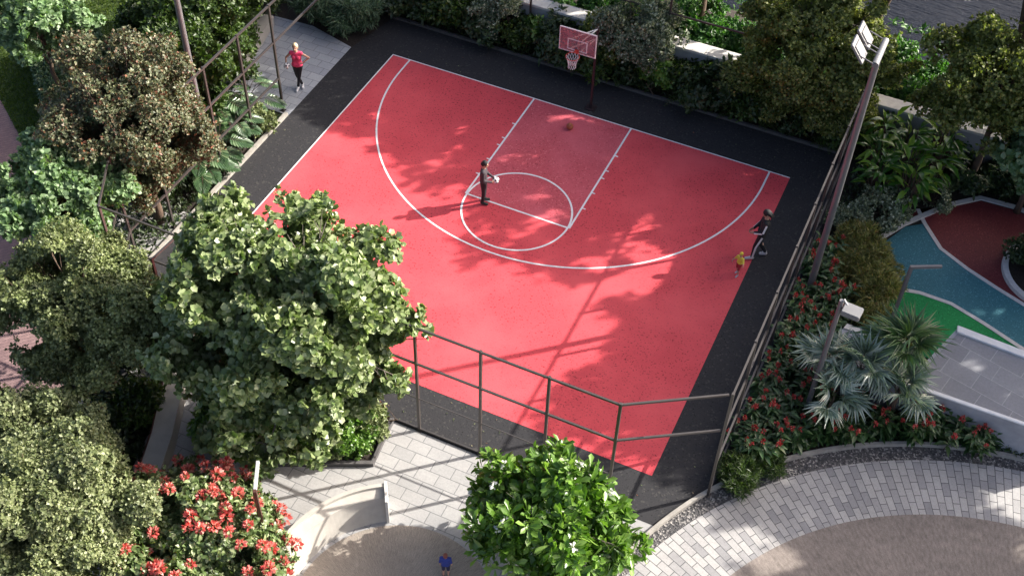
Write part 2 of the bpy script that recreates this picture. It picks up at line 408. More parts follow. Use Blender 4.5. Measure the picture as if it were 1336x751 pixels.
def tree(name, label, cat, loc, cz, rad, mat, barkm, base_r, nl, lr, dens, k, Ln, Wd, tm, seed, gap=-.45, up=.4, low=-.45, stems=1, lean=(0, 0), group=None, shell=.35, jit=.35, extra=()):
    e = empty(name, loc); tag(e, label, cat, group)
    lb = lobes(rad, nl, lr, seed, low)
    lb = [(np.array(c), r) for c, r in extra] + lb
    limb_mesh(base_r, cz, lb, cz, seed, lean, stems).build('trunk', B[barkm], e, smooth=True)
    P, Q = crown_pts(lb, dens, seed, gap, shell)
    P = P + np.array([lean[0], lean[1], cz]); ok = P[:, 2] > .12; P, Q = P[ok], Q[ok]
    link('crown', rosettes('crown', P, Q, k, Ln, Wd, tm, up, jit), L[mat], e)
    return e, P, Q

# ================================================================== SETTING
def arc(cx, cy, r, a0, a1, n):
    return [(cx+r*math.cos(R(a0+(a1-a0)*i/n)), cy+r*math.sin(R(a0+(a1-a0)*i/n))) for i in range(n+1)]

def sheet(name, pts, z, mat, **kw):
    bm = bmesh.new(); f = bm.faces.new([bm.verts.new((x, y, z)) for x, y in pts]); bm.normal_update()
    if f.normal.z < 0: f.normal_flip()
    bmesh.ops.triangulate(bm, faces=bm.faces[:])
    me = bpy.data.meshes.new(name); bm.to_mesh(me); bm.free()
    o = link(name, me, mat); tag(o, kind='structure'); return o

def strip(name, inner, outer, z0, z1, mat, struct=True, parent=None):
    """solid band between two equally long polylines"""
    mb = MB(); n = len(inner)
    vs = [(*p, z0) for p in inner] + [(*p, z0) for p in outer] + [(*p, z1) for p in inner] + [(*p, z1) for p in outer]
    fs = []
    for i in range(n-1):
        fs += [(2*n+i, 2*n+i+1, 3*n+i+1, 3*n+i), (i, i+1, 2*n+i+1, 2*n+i), (n+i+1, n+i, 3*n+i, 3*n+i+1), (i, n+i, n+i+1, i+1)]
    fs += [(0, 2*n, 3*n, n), (n-1, 2*n-1, 4*n-1, 3*n-1)]
    mb.add(vs, fs); me = mb.mesh(name)
    bm = bmesh.new(); bm.from_mesh(me); bmesh.ops.recalc_face_normals(bm, faces=bm.faces[:]); bm.to_mesh(me); bm.free()
    o = link(name, me, mat, parent)
    if struct: tag(o, kind='structure')
    return o

def offset_line(pts, d):
    out = []
    for i, p in enumerate(pts):
        a = Vector(pts[max(0, i-1)]); b = Vector(pts[min(len(pts)-1, i+1)]); t = (b-a).normalized()
        out.append((p[0]-t.y*d, p[1]+t.x*d))
    return out

# ground sheet: flat garden level, sloping down to the river behind the wall
mb = MB(); ys = [-300, -60, -30, -10, 3.9, 6, 9, 13, 16, 60, 300]; zz = [-.03, -.03, -.03, -.03, -.03, -.5, -1.4, -2.6, -3.2, -3.4, -3.4]
xs = [-300, -60, -25, -10, 0, 10, 25, 60, 300]
for j in range(len(ys)):
    for i in range(len(xs)): mb.v.append((xs[i], ys[j], zz[j]))
nx = len(xs)
for j in range(len(ys)-1):
    for i in range(nx-1): mb.f.append((j*nx+i, j*nx+i+1, (j+1)*nx+i+1, (j+1)*nx+i)); mb.m.append(0)
tag(mb.build('ground', M['mulch']), kind='structure')
tag(MB.build((lambda q: (q.add([(-300, 11.5, -2.15), (300, 11.5, -2.15), (300, 300, -2.15), (-300, 300, -2.15)], [(0, 1, 2, 3)]), q)[1])(MB()), 'river', M['water']), kind='structure')

KC = (17.85, -18.69)
def on_kerb(y): return KC[0] - math.sqrt(10.5**2 - (y-KC[1])**2)
# paving in front of the court, cut by the curved kerb
ya = np.linspace(-14.5, -24, 14)
sheet('front_paving', [(-6.2, -14.5), (8.22, -14.5)] + [(on_kerb(y), y) for y in ya[1:]] + [(-3.6, -24)], 0.0, M['pave'])
yb = np.linspace(-14.5, -12.9, 7)
sheet('court_surround', [(-9.05, -14.52), (on_kerb(-14.52), -14.52)] + [(on_kerb(y), y) for y in yb[1:]] + [(9.1, 1.85), (-8.6, 1.95), (-9.05, -.3)], .004, M['black'])
sheet('court_surface', [(-7.5, -13.1), (7.48, -13.1), (7.48, 0), (-7.5, 0)], .008, M['red'])
FT = -5.47; RC = 1.78
key = [(-1.83, 0), (-1.83, FT)] + [] + [(1.83, FT), (1.83, 0)]
sheet('court_key', key, .012, M['key'])
# painted lines, all one coat of paint: arcs and straight bands
def arcband(mbx, cx, cy, r, a0, a1, w, z, n=72):
    i0 = arc(cx, cy, r-w/2, a0, a1, n); o0 = arc(cx, cy, r+w/2, a0, a1, n)
    mbx.add([(*p, z) for p in i0]+[(*p, z) for p in o0], [(i, n+1+i, n+2+i, i+1) if a1 > a0 else (i, i+1, n+2+i, n+1+i) for i in range(n)])
def band(mbx, x0, x1, y0, y1, z): mbx.add([(x0, y0, z), (x1, y0, z), (x1, y1, z), (x0, y1, z)], [(0, 1, 2, 3)])
z = .016; lw = .062
mb = MB(); band(mb, -7.5, 7.48, -.045, 0, z); mb2 = mb
band(mb, -7.5, -7.455, -13.1, -.045, z)
tag(mb.build('court_boundary_line', M['line']), kind='structure')
mb = MB(); arcband(mb, 0, -.75, 6.78, 180, 360, lw, z, 96); band(mb, -6.78-lw/2, -6.78+lw/2, -.75, -.045, z); band(mb, 6.78-lw/2, 6.78+lw/2, -.75, -.045, z)
tag(mb.build('three_point_line', M['line']), kind='structure')
mb = MB(); arcband(mb, 0, FT, RC, 0, 360, lw, z+.004, 72)
tag(mb.build('free_throw_circle', M['line']), kind='structure')
mb = MB()
for s in (-1, 1):
    mb.add([(s*1.83-lw/2, FT, z), (s*1.83+lw/2, FT, z), (s*1.83+lw/2, -.045, z), (s*1.83-lw/2, -.045, z)], [(0, 1, 2, 3)])
    for ty in (-1.59, -2.42, -2.82, -3.62, -4.43):
        x0, x1 = (1.83+lw/2, 1.83+lw/2+.10) if s > 0 else (-1.83-lw/2-.10, -1.83-lw/2)
        band(mb, x0, x1, ty-.025, ty+.025, z)
band(mb, -RC+lw/2, RC-lw/2, FT-lw/2, FT+lw/2, z)
tag(mb.build('key_lines', M['line']), kind='structure')

# kerbs
strip('back_kerb', [(-8.6, 1.95), (9.1, 1.86)], [(-8.6, 2.05), (9.1, 1.96)], -.02, .10, M['darkkerb'])
strip('side_kerb', [(-9.05, -14.4), (-9.05, -4.66)], [(-9.17, -14.4), (-9.17, -4.66)], -.02, .13, M['kerb'])
strip('curved_kerb', arc(*KC, 10.5, 20, 222, 110), arc(*KC, 10.60, 20, 222, 110), -.02, .12, M['kerb'])
strip('gravel_strip', arc(*KC, 9.6, 20, 222, 90), arc(*KC, 10.5, 20, 222, 90), -.02, .002, M['gravel'])
sheet('ring_paving', arc(18.59, -19.6, 11.2, 0, 360, 160)[:-1], .006, M['radial'])
sheet('round_plaza', arc(17.94, -18.87, 8.55, 0, 360, 128)[:-1], .010, M['tanR'])
sheet('small_round_plaza', arc(3.23, -19.65, 2.54, 0, 360, 96)[:-1], .004, M['tanL'])
# planter kerb by the front fence
pk = [(.36, -14.53), (.60, -15.99), (-2.2, -17.33), (-3.6, -17.4)]
bedpts = [(-4.4, -14.53), (.30, -14.53), (.54, -15.95), (-2.2, -17.27), (-3.6, -17.33), (-4.4, -16.6)]
sheet('planter_soil', bedpts, .05, M['mulch'])
strip('planter_kerb', pk, offset_line(pk, .12), -.02, .14, M['darkkerb'])
# left side: paving by the woman, slabs, brick path, lawn
sheet('side_paving', [(-9.07, -.3), (-9.05, -4.66), (-9.17, -4.66), (-12.6, -4.6), (-12.6, .1), (-11, .2)], .0, M['pave_grey'])
sheet('slab_path', [(-11.6, -9.9), (-9.3, -10.2), (-8.5, -13.4), (-5.9, -16.6), (-7.4, -17.2), (-10.9, -13.4)], -.004, M['pave'])
PL = [(-24, -5.0), (-18.39, -8.36), (-15.85, -10.02), (-12.5, -13.0), (-10.1, -15.4), (-7.5, -18.1), (-4.5, -21.6), (-2, -25)]
PR = offset_line(PL, -2.3)
sheet('brick_path', PL + PR[::-1], 0.0, M['brickpath'])
strip('path_kerb', PR, offset_line(PL, -2.5), -.02, .05, M['coping'])
sheet('side_road', offset_line(PL, -2.5) + offset_line(PL, -9)[::-1], -.01, M['asphalt'])
lawn_pts = PL[:4] + [(-11.6, -11.9), (-14.9, -8.6), (-18, -5.3), (-22, -2.4), (-30, 8), (-40, 8), (-40, -3)]
sheet('lawn', PL[:4] + [(-12.3, -11.1), (-13.4, -10.3), (-15.95, -8.5), (-17.5, -7.2), (-22, -3.0)], -.008, M['lawn_base'])
sheet('far_lawn', [(-22, -3.0), (-18.2, -5.6), (-15.8, -1.2), (-12, 3), (-30, 6)], -.012, M['lawn_base'])

# playground surfaces
w1 = [(11.6, .35), (11.95, -.23), (12.66, -1.15), (13.6, -1.68), (14.61, -2.12), (15.5, -2.46), (17.5, -3.2)]
w2 = [(11.0, -3.72), (11.74, -3.53), (12.53, -3.36), (13.46, -3.39), (14.44, -3.73), (15.65, -4.23), (17.5, -5.2)]
sheet('maroon_play_surface', w1[:1] + [(11.48, -.2), (12.6, .97), (13.45, 1.71), (14.44, 1.75), (16, 1.5), (18.5, 1.3), (18.5, -3.4)] + w1[::-1][:-1], .0, M['maroon'])
sheet('teal_play_surface', [(10.9, -1.9)] + [(11.48, -.6)] + w1[1:] + w2[::-1] + [(10.9, -3.2)], .004, M['teal'])
sheet('green_play_surface', w2 + [(17.5, -5.9), (13.9, -5.9), (12.4, -5.6), (11.2, -4.8)], .008, M['green'])
strip('play_band', w1, offset_line(w1, .13), -.01, .02, M['white_band'])
strip('lower_play_band', w2, offset_line(w2, .13), -.01, .024, M['white_band'])
wb = [(10.9, -1.6), (11.48, -.55), (12.6, .97), (13.45, 1.75), (14.44, 1.8), (16, 1.6), (18.5, 1.4)]
strip('outer_play_band', wb, offset_line(wb, .18), -.01, .04, M['white_band'])

def thing_mesh(name, mb_, mat, label, cat, **kw):
    o = mb_.build(name, mat, None, kw.get('smooth', False), kw.get('bevel', 0)); return tag(o, label, cat, kw.get('group'))

# island planter with white rim
e = empty('island_planter', (16.15, -.78, 0)); tag(e, 'round planting island with a white stone rim in the maroon play surface', 'planter')
i0 = arc(0, 0, 1.42, 0, 360, 60); o0 = arc(0, 0, 1.60, 0, 360, 60)
strip('rim', i0, o0, 0, .14, M['white_band'], False, e)
mb = MB(); mb.add([(*p, .06) for p in i0[:-1]], [tuple(range(60))]); mb.build('soil', M['mulch'], e)

# long back wall with pale coping
e = empty('garden_wall', (0, 3.4, 0)); tag(e, 'long low garden wall with pale stone coping behind the back planting bed', 'wall')
mb = MB(); mb.box(-16, 22, -.22, .22, -.6, 1.42); mb.build('wall_body', M['concrete_grey'], e)
mb = MB(); x = -16
while x < 22: mb.box(x, x+1.19, -.29, .29, 1.422, 1.52); x += 1.2
mb.build('coping', M['coping'], e, bevel=.008)

# low wall beside the side paving
e = empty('seat_wall', (-12.2, -2.2, 0), R(11)); tag(e, 'low pale concrete wall along the shaded paving behind the woman', 'wall')
mb = MB(); mb.box(-.25, .25, -2.0, 1.8, -.02, .42); mb.build('wall_body', M['concrete'], e, bevel=.012)

# raised terrace (right)
e = empty('raised_terrace', (0, 0, 0)); tag(e, 'raised terrace of grey slabs with white coping beside the green play surface', 'terrace')
tp = [(12.81, -8.18), (17.6, -8.15), (17.6, -5.75), (13.73, -5.49)]
def prism(mb_, pts, z0, z1, mi=0):
    n = len(pts); mb_.add([(*p, z0) for p in pts]+[(*p, z1) for p in pts], [tuple(range(n))[::-1], tuple(range(n, 2*n))]+[(i, (i+1) % n, n+(i+1) % n, n+i) for i in range(n)], mi)
mb = MB(); prism(mb, tp, -.02, 1.28); mb.build('terrace_wall', M['concrete_grey'], e)
mb = MB(); prism(mb, [(12.95, -8.08), (17.5, -8.05), (17.5, -5.97), (13.76, -5.74)], 1.281, 1.30); mb.build('slab_floor', M['slab'], e)
mb = MB(); prism(mb, [(13.74, -5.72), (17.6, -5.96), (17.6, -5.72), (13.70, -5.46)], 1.282, 1.36); mb.build('coping', M['white_coping'], e, bevel=.01)
mb = MB(); prism(mb, [(12.78, -8.22), (17.6, -8.19), (17.6, -8.09), (12.92, -8.09)], 1.282, 1.34); mb.build('coping', M['white_coping'], e, bevel=.01)
# planter block left of it
e = empty('concrete_block_wall', (0, 0, 0)); tag(e, 'grey concrete wall block with a light top edge behind the fan palms', 'wall')
mb = MB(); prism(mb, [(10.35, -8.35), (11.9, -8.1), (12.7, -8.1), (12.7, -7.4), (11.25, -6.75), (10.85, -6.75)], -.02, 1.26); mb.build('wall_body', M['concrete_grey'], e)
mb = MB(); prism(mb, [(10.85, -6.75), (11.25, -6.75), (12.7, -7.4), (12.7, -7.6), (11.2, -6.95), (10.80, -6.95)], 1.262, 1.31); mb.build('coping', M['coping'], e)
mb = MB(); prism(mb, [(11.75, -8.15), (12.7, -8.17), (12.7, -8.07), (11.75, -8.04)], 1.262, 1.32); mb.build('coping', M['white_coping'], e)

# pale wall at left of the front paving
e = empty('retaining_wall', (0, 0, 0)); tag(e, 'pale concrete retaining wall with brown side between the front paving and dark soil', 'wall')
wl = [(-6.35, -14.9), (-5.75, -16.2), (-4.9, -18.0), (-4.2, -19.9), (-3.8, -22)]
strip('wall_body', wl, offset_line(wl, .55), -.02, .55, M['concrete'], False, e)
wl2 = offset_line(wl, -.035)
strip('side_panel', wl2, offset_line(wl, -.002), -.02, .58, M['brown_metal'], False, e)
# slim bollard slab by the brick path
mb = MB(); mb.box(-.16, .16, -.35, .35, -.02, .75)
o = thing_mesh('concrete_bollard', mb, M['coping'], 'pale upright concrete slab at the edge of the pink brick path', 'bollard', bevel=.02)
o.location = (-7.0, -18.15, 0); o.rotation_euler.z = R(40)

# curved bench wall
e = empty('curved_bench', (3.2, -19.6, 0)); tag(e, 'curved pale concrete bench wall around the small round plaza', 'bench')
prof = [(3.16, 0), (3.16, .93), (3.06, .93), (3.055, .84), (2.80, .80), (2.60, 0.0)]
mb = MB(); n = 60; a0, a1 = 122, 262; k = len(prof)
for i in range(n+1):
    a = R(a0+(a1-a0)*i/n)
    for r_, z_ in prof: mb.v.append((r_*math.cos(a), r_*math.sin(a), z_))
for i in range(n):
    for j in range(k-1): mb.f.append((i*k+j, i*k+j+1, (i+1)*k+j+1, (i+1)*k+j)); mb.m.append(0)
mb.f.append(tuple(range(k))[::-1]); mb.m.append(0); mb.f.append(tuple(n*k+j for j in range(k))); mb.m.append(0)
mb.build('bench_body', M['concrete'], e)
mb = MB(); a = R(a0-.9)
mb.box(2.56, 3.20, -.035, .035, 0, .97, M=Matrix.Rotation(a, 4, 'Z')); mb.build('end_panel', M['coping'], e, bevel=.006)

# ================================================================== COURT FURNITURE
def post(e, x, y, h, r=.035, name='post', z0=0):
    mb = MB(); mb.box(x-r, x+r, y-r, y+r, z0, h); mb.box(x-.08, x+.08, y-.08, y+.08, z0+.001, z0+.018); return mb.build(name, M['metal'], e)
def rail(e, p, q, z, r=.03):
    mb = MB(); p = Vector(p); q = Vector(q); t = (q-p).normalized(); s = Vector((-t.y, t.x))*r*.8
    vs = []
    for zz_ in (z-r, z+r):
        for pt in (p, q): vs += [(pt.x-s.x, pt.y-s.y, zz_), (pt.x+s.x, pt.y+s.y, zz_)]
    mb.add(vs, [(0, 1, 3, 2), (4, 6, 7, 5), (0, 4, 5, 1), (2, 3, 7, 6), (0, 2, 6, 4), (1, 5, 7, 3)]); return mb.build('rail', M['metal'], e)
FH = (1.4, 2.85, 4.3)
# front run
e = empty('court_fence', (0, 0, 0)); tag(e, 'dark metal fence along the front of the court, bending at its right corner', 'fence', 'tall fence runs around the court')
xs_ = [6.72 - 1.83*i for i in range(6)]
for x in xs_: post(e, x, -14.46, 4.33)
for zr in FH:
    rail(e, (xs_[-1], -14.46), (6.72, -14.46), zr-(.03 if zr == 4.3 else 0), .03 if zr > 2 else .016); (rail(e, (6.75, -14.44), (8.93, -13.05), zr-(.03 if zr == 4.3 else 0)) if zr > 2 else None)
rail(e, (xs_[-1], -14.46), (8.93, -14.46) if False else (6.72, -14.46), .06)
# right run
e = empty('court_fence', (0, 0, 0)); tag(e, 'dark metal fence run on the right side of the court beside the red flower bed', 'fence', 'tall fence runs around the court')
ys_ = [-13.02 + 1.83*i for i in range(9)]
for y in ys_: post(e, 9.02, y, 4.33)
for zr in (.25,)+FH: rail(e, (9.02, -13.02), (9.02, ys_[-1]), zr-(.03 if zr == 4.3 else 0))
# back run
e = empty('court_fence', (0, 0, 0)); tag(e, 'dark metal fence run behind the hoop, standing against the garden wall', 'fence', 'tall fence runs around the court')
for x in (-9.3, -3.4, 1.8, 7.0): post(e, x, 3.02, 4.33)
for zr in (.3, 2.85, 4.27): rail(e, (-9.3, 3.02), (9.02, 3.02), zr, .028)
# left run and corner gate bay
e = empty('court_fence', (0, 0, 0)); tag(e, 'dark metal fence run on the left side between the russet tree and the woman', 'fence', 'tall fence runs around the court')
for y in (-12.7, -10.9, -8.15, -6.32, -4.5, 2.9): post(e, -9.35, y, 4.33)
post(e, -8.39, -14.39, 4.33); post(e, -5.86, -14.4, 4.33); post(e, -5.93, -15.4, 4.33)
for zr in FH:
    z_ = zr-(.03 if zr == 4.3 else 0)
    rail(e, (-9.35, -12.7), (-9.35, -4.5) if zr == 1.4 else (-9.35, 2.9), z_, .034)
    rail(e, (-9.35, -12.7), (-8.39, -14.39), z_); rail(e, (-8.39, -14.39), (-5.86, -14.40), z_); rail(e, (-5.86, -14.40), (-5.93, -15.4), z_)

# hoop
e = empty('basketball_hoop', (0, 0, 0)); tag(e, 'basketball hoop with rosy see-through backboard and white net at the back of the court', 'basketball hoop')
def glass():
    m, nt, ns, ln, b = nodes('rosy_acrylic')
    b.inputs['Base Color'].default_value = (.62, .30, .34, 1); b.inputs['Roughness'].default_value = .12; b.inputs['Transmission Weight'].default_value = .0
    t = nt.nodes.new('ShaderNodeBsdfTransparent'); t.inputs[0].default_value = (.86, .74, .72, 1)
    mx = nt.nodes.new('ShaderNodeMixShader')
    f = ramp(nt, noise(nt, coord(nt), 3, 3), [(.3, .28), (.7, .46)])
    ln.new(f, mx.inputs[0]); ln.new(t.outputs[0], mx.inputs[1]); ln.new(b.outputs[0], mx.inputs[2])
    ln.new(mx.outputs[0], nt.nodes['Material Output'].inputs[0]); return m
M['acrylic'] = glass(); M['frame_paint'] = simple('pinkish_white_paint', (.72, .62, .62), .5, var=.05); M['net'] = simple('white_cord', (.75, .75, .75), .8, var=.05)
M['rim'] = simple('orange_red_paint', (.55, .05, .035), .4, var=.08); M['polep'] = simple('dark_maroon_paint', (.035, .022, .025), .45, .2)
bx0, bx1, by, bz0, bz1 = -.80, .50, -.60, 2.90, 3.80
mb = MB(); mb.box(bx0+.03, bx1-.03, by-.012, by+.012, bz0+.03, bz1-.03); bb = mb.build('backboard', M['acrylic'], e)
mb = MB()
mb.box(bx0, bx1, by-.022, by+.022, bz0, bz0+.03); mb.box(bx0, bx1, by-.022, by+.022, bz1-.03, bz1)
mb.box(bx0, bx0+.03, by-.022, by+.022, bz0+.03, bz1-.03); mb.box(bx1-.03, bx1, by-.022, by+.022, bz0+.03, bz1-.03)
mb.build('board_frame', M['frame_paint'], e, bevel=.004)
cx = (bx0+bx1)/2
mb = MB(); w_ = .35; t_ = .035; za, zb = bz0+.10, bz0+.52
mb.box(cx-w_, cx+w_, by-.020, by-.0135, za, za+t_); mb.box(cx-w_, cx+w_, by-.020, by-.0135, zb-t_, zb)
mb.box(cx-w_, cx-w_+t_, by-.020, by-.0135, za+t_, zb-t_); mb.box(cx+w_-t_, cx+w_, by-.020, by-.0135, za+t_, zb-t_)
mb.build('target_square', M['frame_paint'], e)
rc = Vector((cx, by-.02-.14-.22, 3.02)); nr = 28
mb = MB(); ring = [rc+Vector((math.cos(2*math.pi*i/nr)*.225, math.sin(2*math.pi*i/nr)*.225, 0)) for i in range(nr+1)]
mb.tube(ring, .011, 8, cap=False); mb.box(cx-.06, cx+.06, rc.y+.22, by-.023, 2.99, 3.035); mb.box(cx-.07, cx+.07, by-.035, by-.023, 2.93, 3.06)
mb.build('rim', M['rim'], e, smooth=False)
mb = MB()
for i in range(12):
    for s in (1, -1):
        pts = []
        for j in range(5):
            a = 2*math.pi*(i+s*j*.5)/12; rr = [.218, .175, .145, .125, .13][j]
            pts.append(rc+Vector((math.cos(a)*rr, math.sin(a)*rr, -.11*j)))
        mb.tube(pts, .007, 5)
mb.build('net', M['net'], e)
mb = MB(); mb.box(.11, .19, .36, .44, 0, 3.36); mb.box(-.03, .33, .22, .58, .012, .03); mb.build('pole', M['polep'], e, bevel=.008)
mb = MB()
for zc in (3.0, 3.38):
    mb.tube([(.15, .37, zc-.05), (cx+.12, by+.03, zc)], .024, 8); mb.tube([(.15, .37, zc-.05), (cx-.25, by+.03, zc)], .02, 8)
mb.tube([(cx, by+.03, 2.95), (cx, by+.03, 3.74)], .02, 8)
mb.build('support_arm', M['metal_light'], e)

def floodlight(loc, label, h, tilt=(0, 0), lamps=True):
    e = empty('floodlight_pole', loc); tag(e, label, 'floodlight', 'floodlight masts beside the court')
    mb = MB(); mb.tube([(0, 0, 0), (0, 0, .4), (0, 0, h)], [.12, .105, .085], 14); mb.tube([(0, 0, 0), (0, 0, .03)], .2, 14)
    mb.build('pole', M['metal_grey'], e)
    mb = MB(); mb.tube([(0, -.28, h+.03), (0, .88, h+.03)], .085, 14); mb.build('crossbar', M['metal_mid'], e)
    for y in (-.06, .60):
        Mx = Matrix.Translation((-.50, y, h+.20)) @ Matrix.Rotation(R(52), 4, 'Y')
        hd = MB(); hd.box(-.30, .30, -.25, .25, -.03, .03, M=Mx); hd.box(-.19, .19, -.19, .19, .03, .06, M=Mx); h_ = hd.build('floodlight_head', M['metal_mid'], e, bevel=.008)
        g = MB(); g.box(-.20, .20, -.20, .20, -.036, -.031, M=Mx); g.build('lens', M['white_coping'], h_)
        for yy in (-.24, .24):
            br = MB(); br.tube([(0, y+yy, h+.05), (-.44, y+yy, h+.20)], .016, 6); br.build('bracket', M['metal_grey'], h_)
    return e
floodlight((9.45, -4.9, 0), 'tall grey floodlight mast with two lamp heads outside the right court fence', 8.75)
floodlight((-10.3, -7.6, 0), 'tall grey mast rising out of the top left of the photo through the russet tree', 9.2)

def lamp(loc, rz, label, h, kind):
    e = empty('lamp_post', loc, rz); tag(e, label, 'lamp post', 'slim garden lamp posts')
    if kind == 'box':
        mb = MB(); mb.tube([(0, 0, 0), (0, 0, h)], [.075, .06], 10); mb.tube([(0, 0, 0), (0, 0, .03)], .14, 10); mb.build('pole', M['metal_grey'], e)
        mb = MB(); mb.tube([(0, 0, h-.05), (.05, 0, h+.06), (.16, 0, h-.08)], .03, 8); mb.build('arm', M['metal_light'], e)
        mb = MB(); mb.box(.08, .56, -.2, .2, h-.32, h-.16); hd = mb.build('lamp_head', M['metal_mid'], e, bevel=.02)
        mb = MB(); mb.box(.13, .51, -.15, .15, h-.335, h-.322); mb.build('lens', M['white_coping'], hd)
    else:
        mb = MB(); mb.box(-.045, .045, -.045, .045, 0, h); mb.box(-.12, .12, -.12, .12, 0, .02); mb.build('pole', M['brown_metal'] if kind == 'brown' else M['metal_grey'], e, bevel=.006)
        mb = MB(); mb.box(.046, .85, -.04, .04, h-.09, h-.002); ar = mb.build('arm', M['metal_light'] if kind == 'brown' else M['metal_grey'], e, bevel=.006)
        mb = MB(); mb.box(.35, .8, -.03, .03, h-.098, h-.0905); mb.build('lens', M['white_coping'], ar)
    return e
lamp((10.6, -9.3, 0), R(-5), 'round lamp post with a square box head above the fan palms', 4.7, 'box')
lamp((11.97, -5.6, 0), R(28), 'grey bent-arm lamp post reaching over the teal play surface', 3.1, 'bent')
lamp((-.25, -19.62, 0), R(118), 'brown bent-arm lamp post rising from the red flowering shrub', 3.1, 'brown')

# ================================================================== BALLS
def soccer(loc, r, label):
    e = MB(); bm = bmesh.new(); bmesh.ops.create_icosphere(bm, subdivisions=4, radius=r)
    t = (1+5**.5)/2; vs = [Vector(v).normalized() for a in (-1, 1) for b_ in (-t, t) for v in ((0, a, b_), (a, b_, 0), (b_, 0, a))]
    for f in bm.faces:
        c = f.calc_center_median().normalized(); f.smooth = True
        f.material_index = 1 if max(c.dot(v) for v in vs) > math.cos(R(19)) else 0
    me = bpy.data.meshes.new('soccer_ball'); bm.to_mesh(me); bm.free()
    o = link('soccer_ball', me, [M['white_coping'], M['asphalt']]); o.location = loc; o.rotation_euler = (.4, .3, .2)
    return tag(o, label, 'ball')
def basketball(loc, r, label):
    e = empty('basketball', loc); e.rotation_euler = (.5, .3, 0); tag(e, label, 'ball')
    m = simple('orange_leather', (.38, .10, .04), .6, var=.1, nscale=60, bmp=.4)
    mb = MB(); mb.ball((0, 0, 0), r, 28, 18); mb.build('ball_skin', m, e, smooth=True)
    mb = MB()
    for ax in range(3):
        pts = []
        for i in range(33):
            a = 2*math.pi*i/32; c_, s_ = math.cos(a)*r, math.sin(a)*r
            pts.append([(c_, s_, 0), (c_, 0, s_), (0, c_, s_)][ax])
        mb.tube(pts, .003, 5, cap=False)
    mb.build('seam', M['asphalt'], e)
basketball((-.06, -1.0, .14), .12, 'orange basketball on the rose key below the hoop')

# ================================================================== PEOPLE
def voxel(mb_, name, mat, parent, vox=.009, smooth_it=3):
    me = mb_.mesh(name); o = bpy.data.objects.new(name, me); COL.objects.link(o)
    md = o.modifiers.new('r', 'REMESH'); md.mode = 'VOXEL'; md.voxel_size = vox; md.use_smooth_shade = True
    s = o.modifiers.new('s', 'SMOOTH'); s.iterations = smooth_it; s.factor = .5
    dg = bpy.context.evaluated_depsgraph_get(); me2 = bpy.data.meshes.new_from_object(o.evaluated_get(dg))
    bpy.data.objects.remove(o); me2.name = name; me2.materials.clear()
    return link(name, me2, mat, parent, True)

def cap(mb_, p, q, r0, r1, n=14):
    p, q = Vector(p), Vector(q)
    mb_.tube([p, p.lerp(q, .5), q], [r0, (r0+r1)/2, r1], n); mb_.ball(p, r0, n, 9); mb_.ball(q, r1, n, 9)

def hand(mb_, w, d, side, palm, s=1, curl=.5):
    """palm, four unequal bent fingers and a thumb off the palm's side"""
    w, d, side, palm = Vector(w), Vector(d).normalized(), Vector(side).normalized(), Vector(palm).normalized()
    side = (side - d*side.dot(d)).normalized(); palm = d.cross(side) if d.cross(side).dot(palm) > 0 else -d.cross(side)
    k = w + d*.085*s
    for t in (-.028, -.010, .010, .028): cap(mb_, w+side*t*.6*s, k+side*t*s, .017*s, .013*s, 8)
    for t, ln_ in ((-.030, .062), (-.010, .078), (.010, .082), (.030, .072)):
        a = k+side*t*s; d1 = (d+palm*curl*.5).normalized(); d2 = (d+palm*curl*1.6).normalized(); b_ = a+d1*ln_*.5*s
        cap(mb_, a, b_, .0095*s, .0088*s, 8); cap(mb_, b_, b_+d2*ln_*.5*s, .0088*s, .0075*s, 8)
    a = w+d*.02*s+side*.028*s; b_ = a+(side*.8+d*.7+palm*.3).normalized()*.04*s
    cap(mb_, a, b_, .013*s, .0105*s, 8); cap(mb_, b_, b_+(d+palm*.5+side*.2).normalized()*.032*s, .0105*s, .009*s, 8)

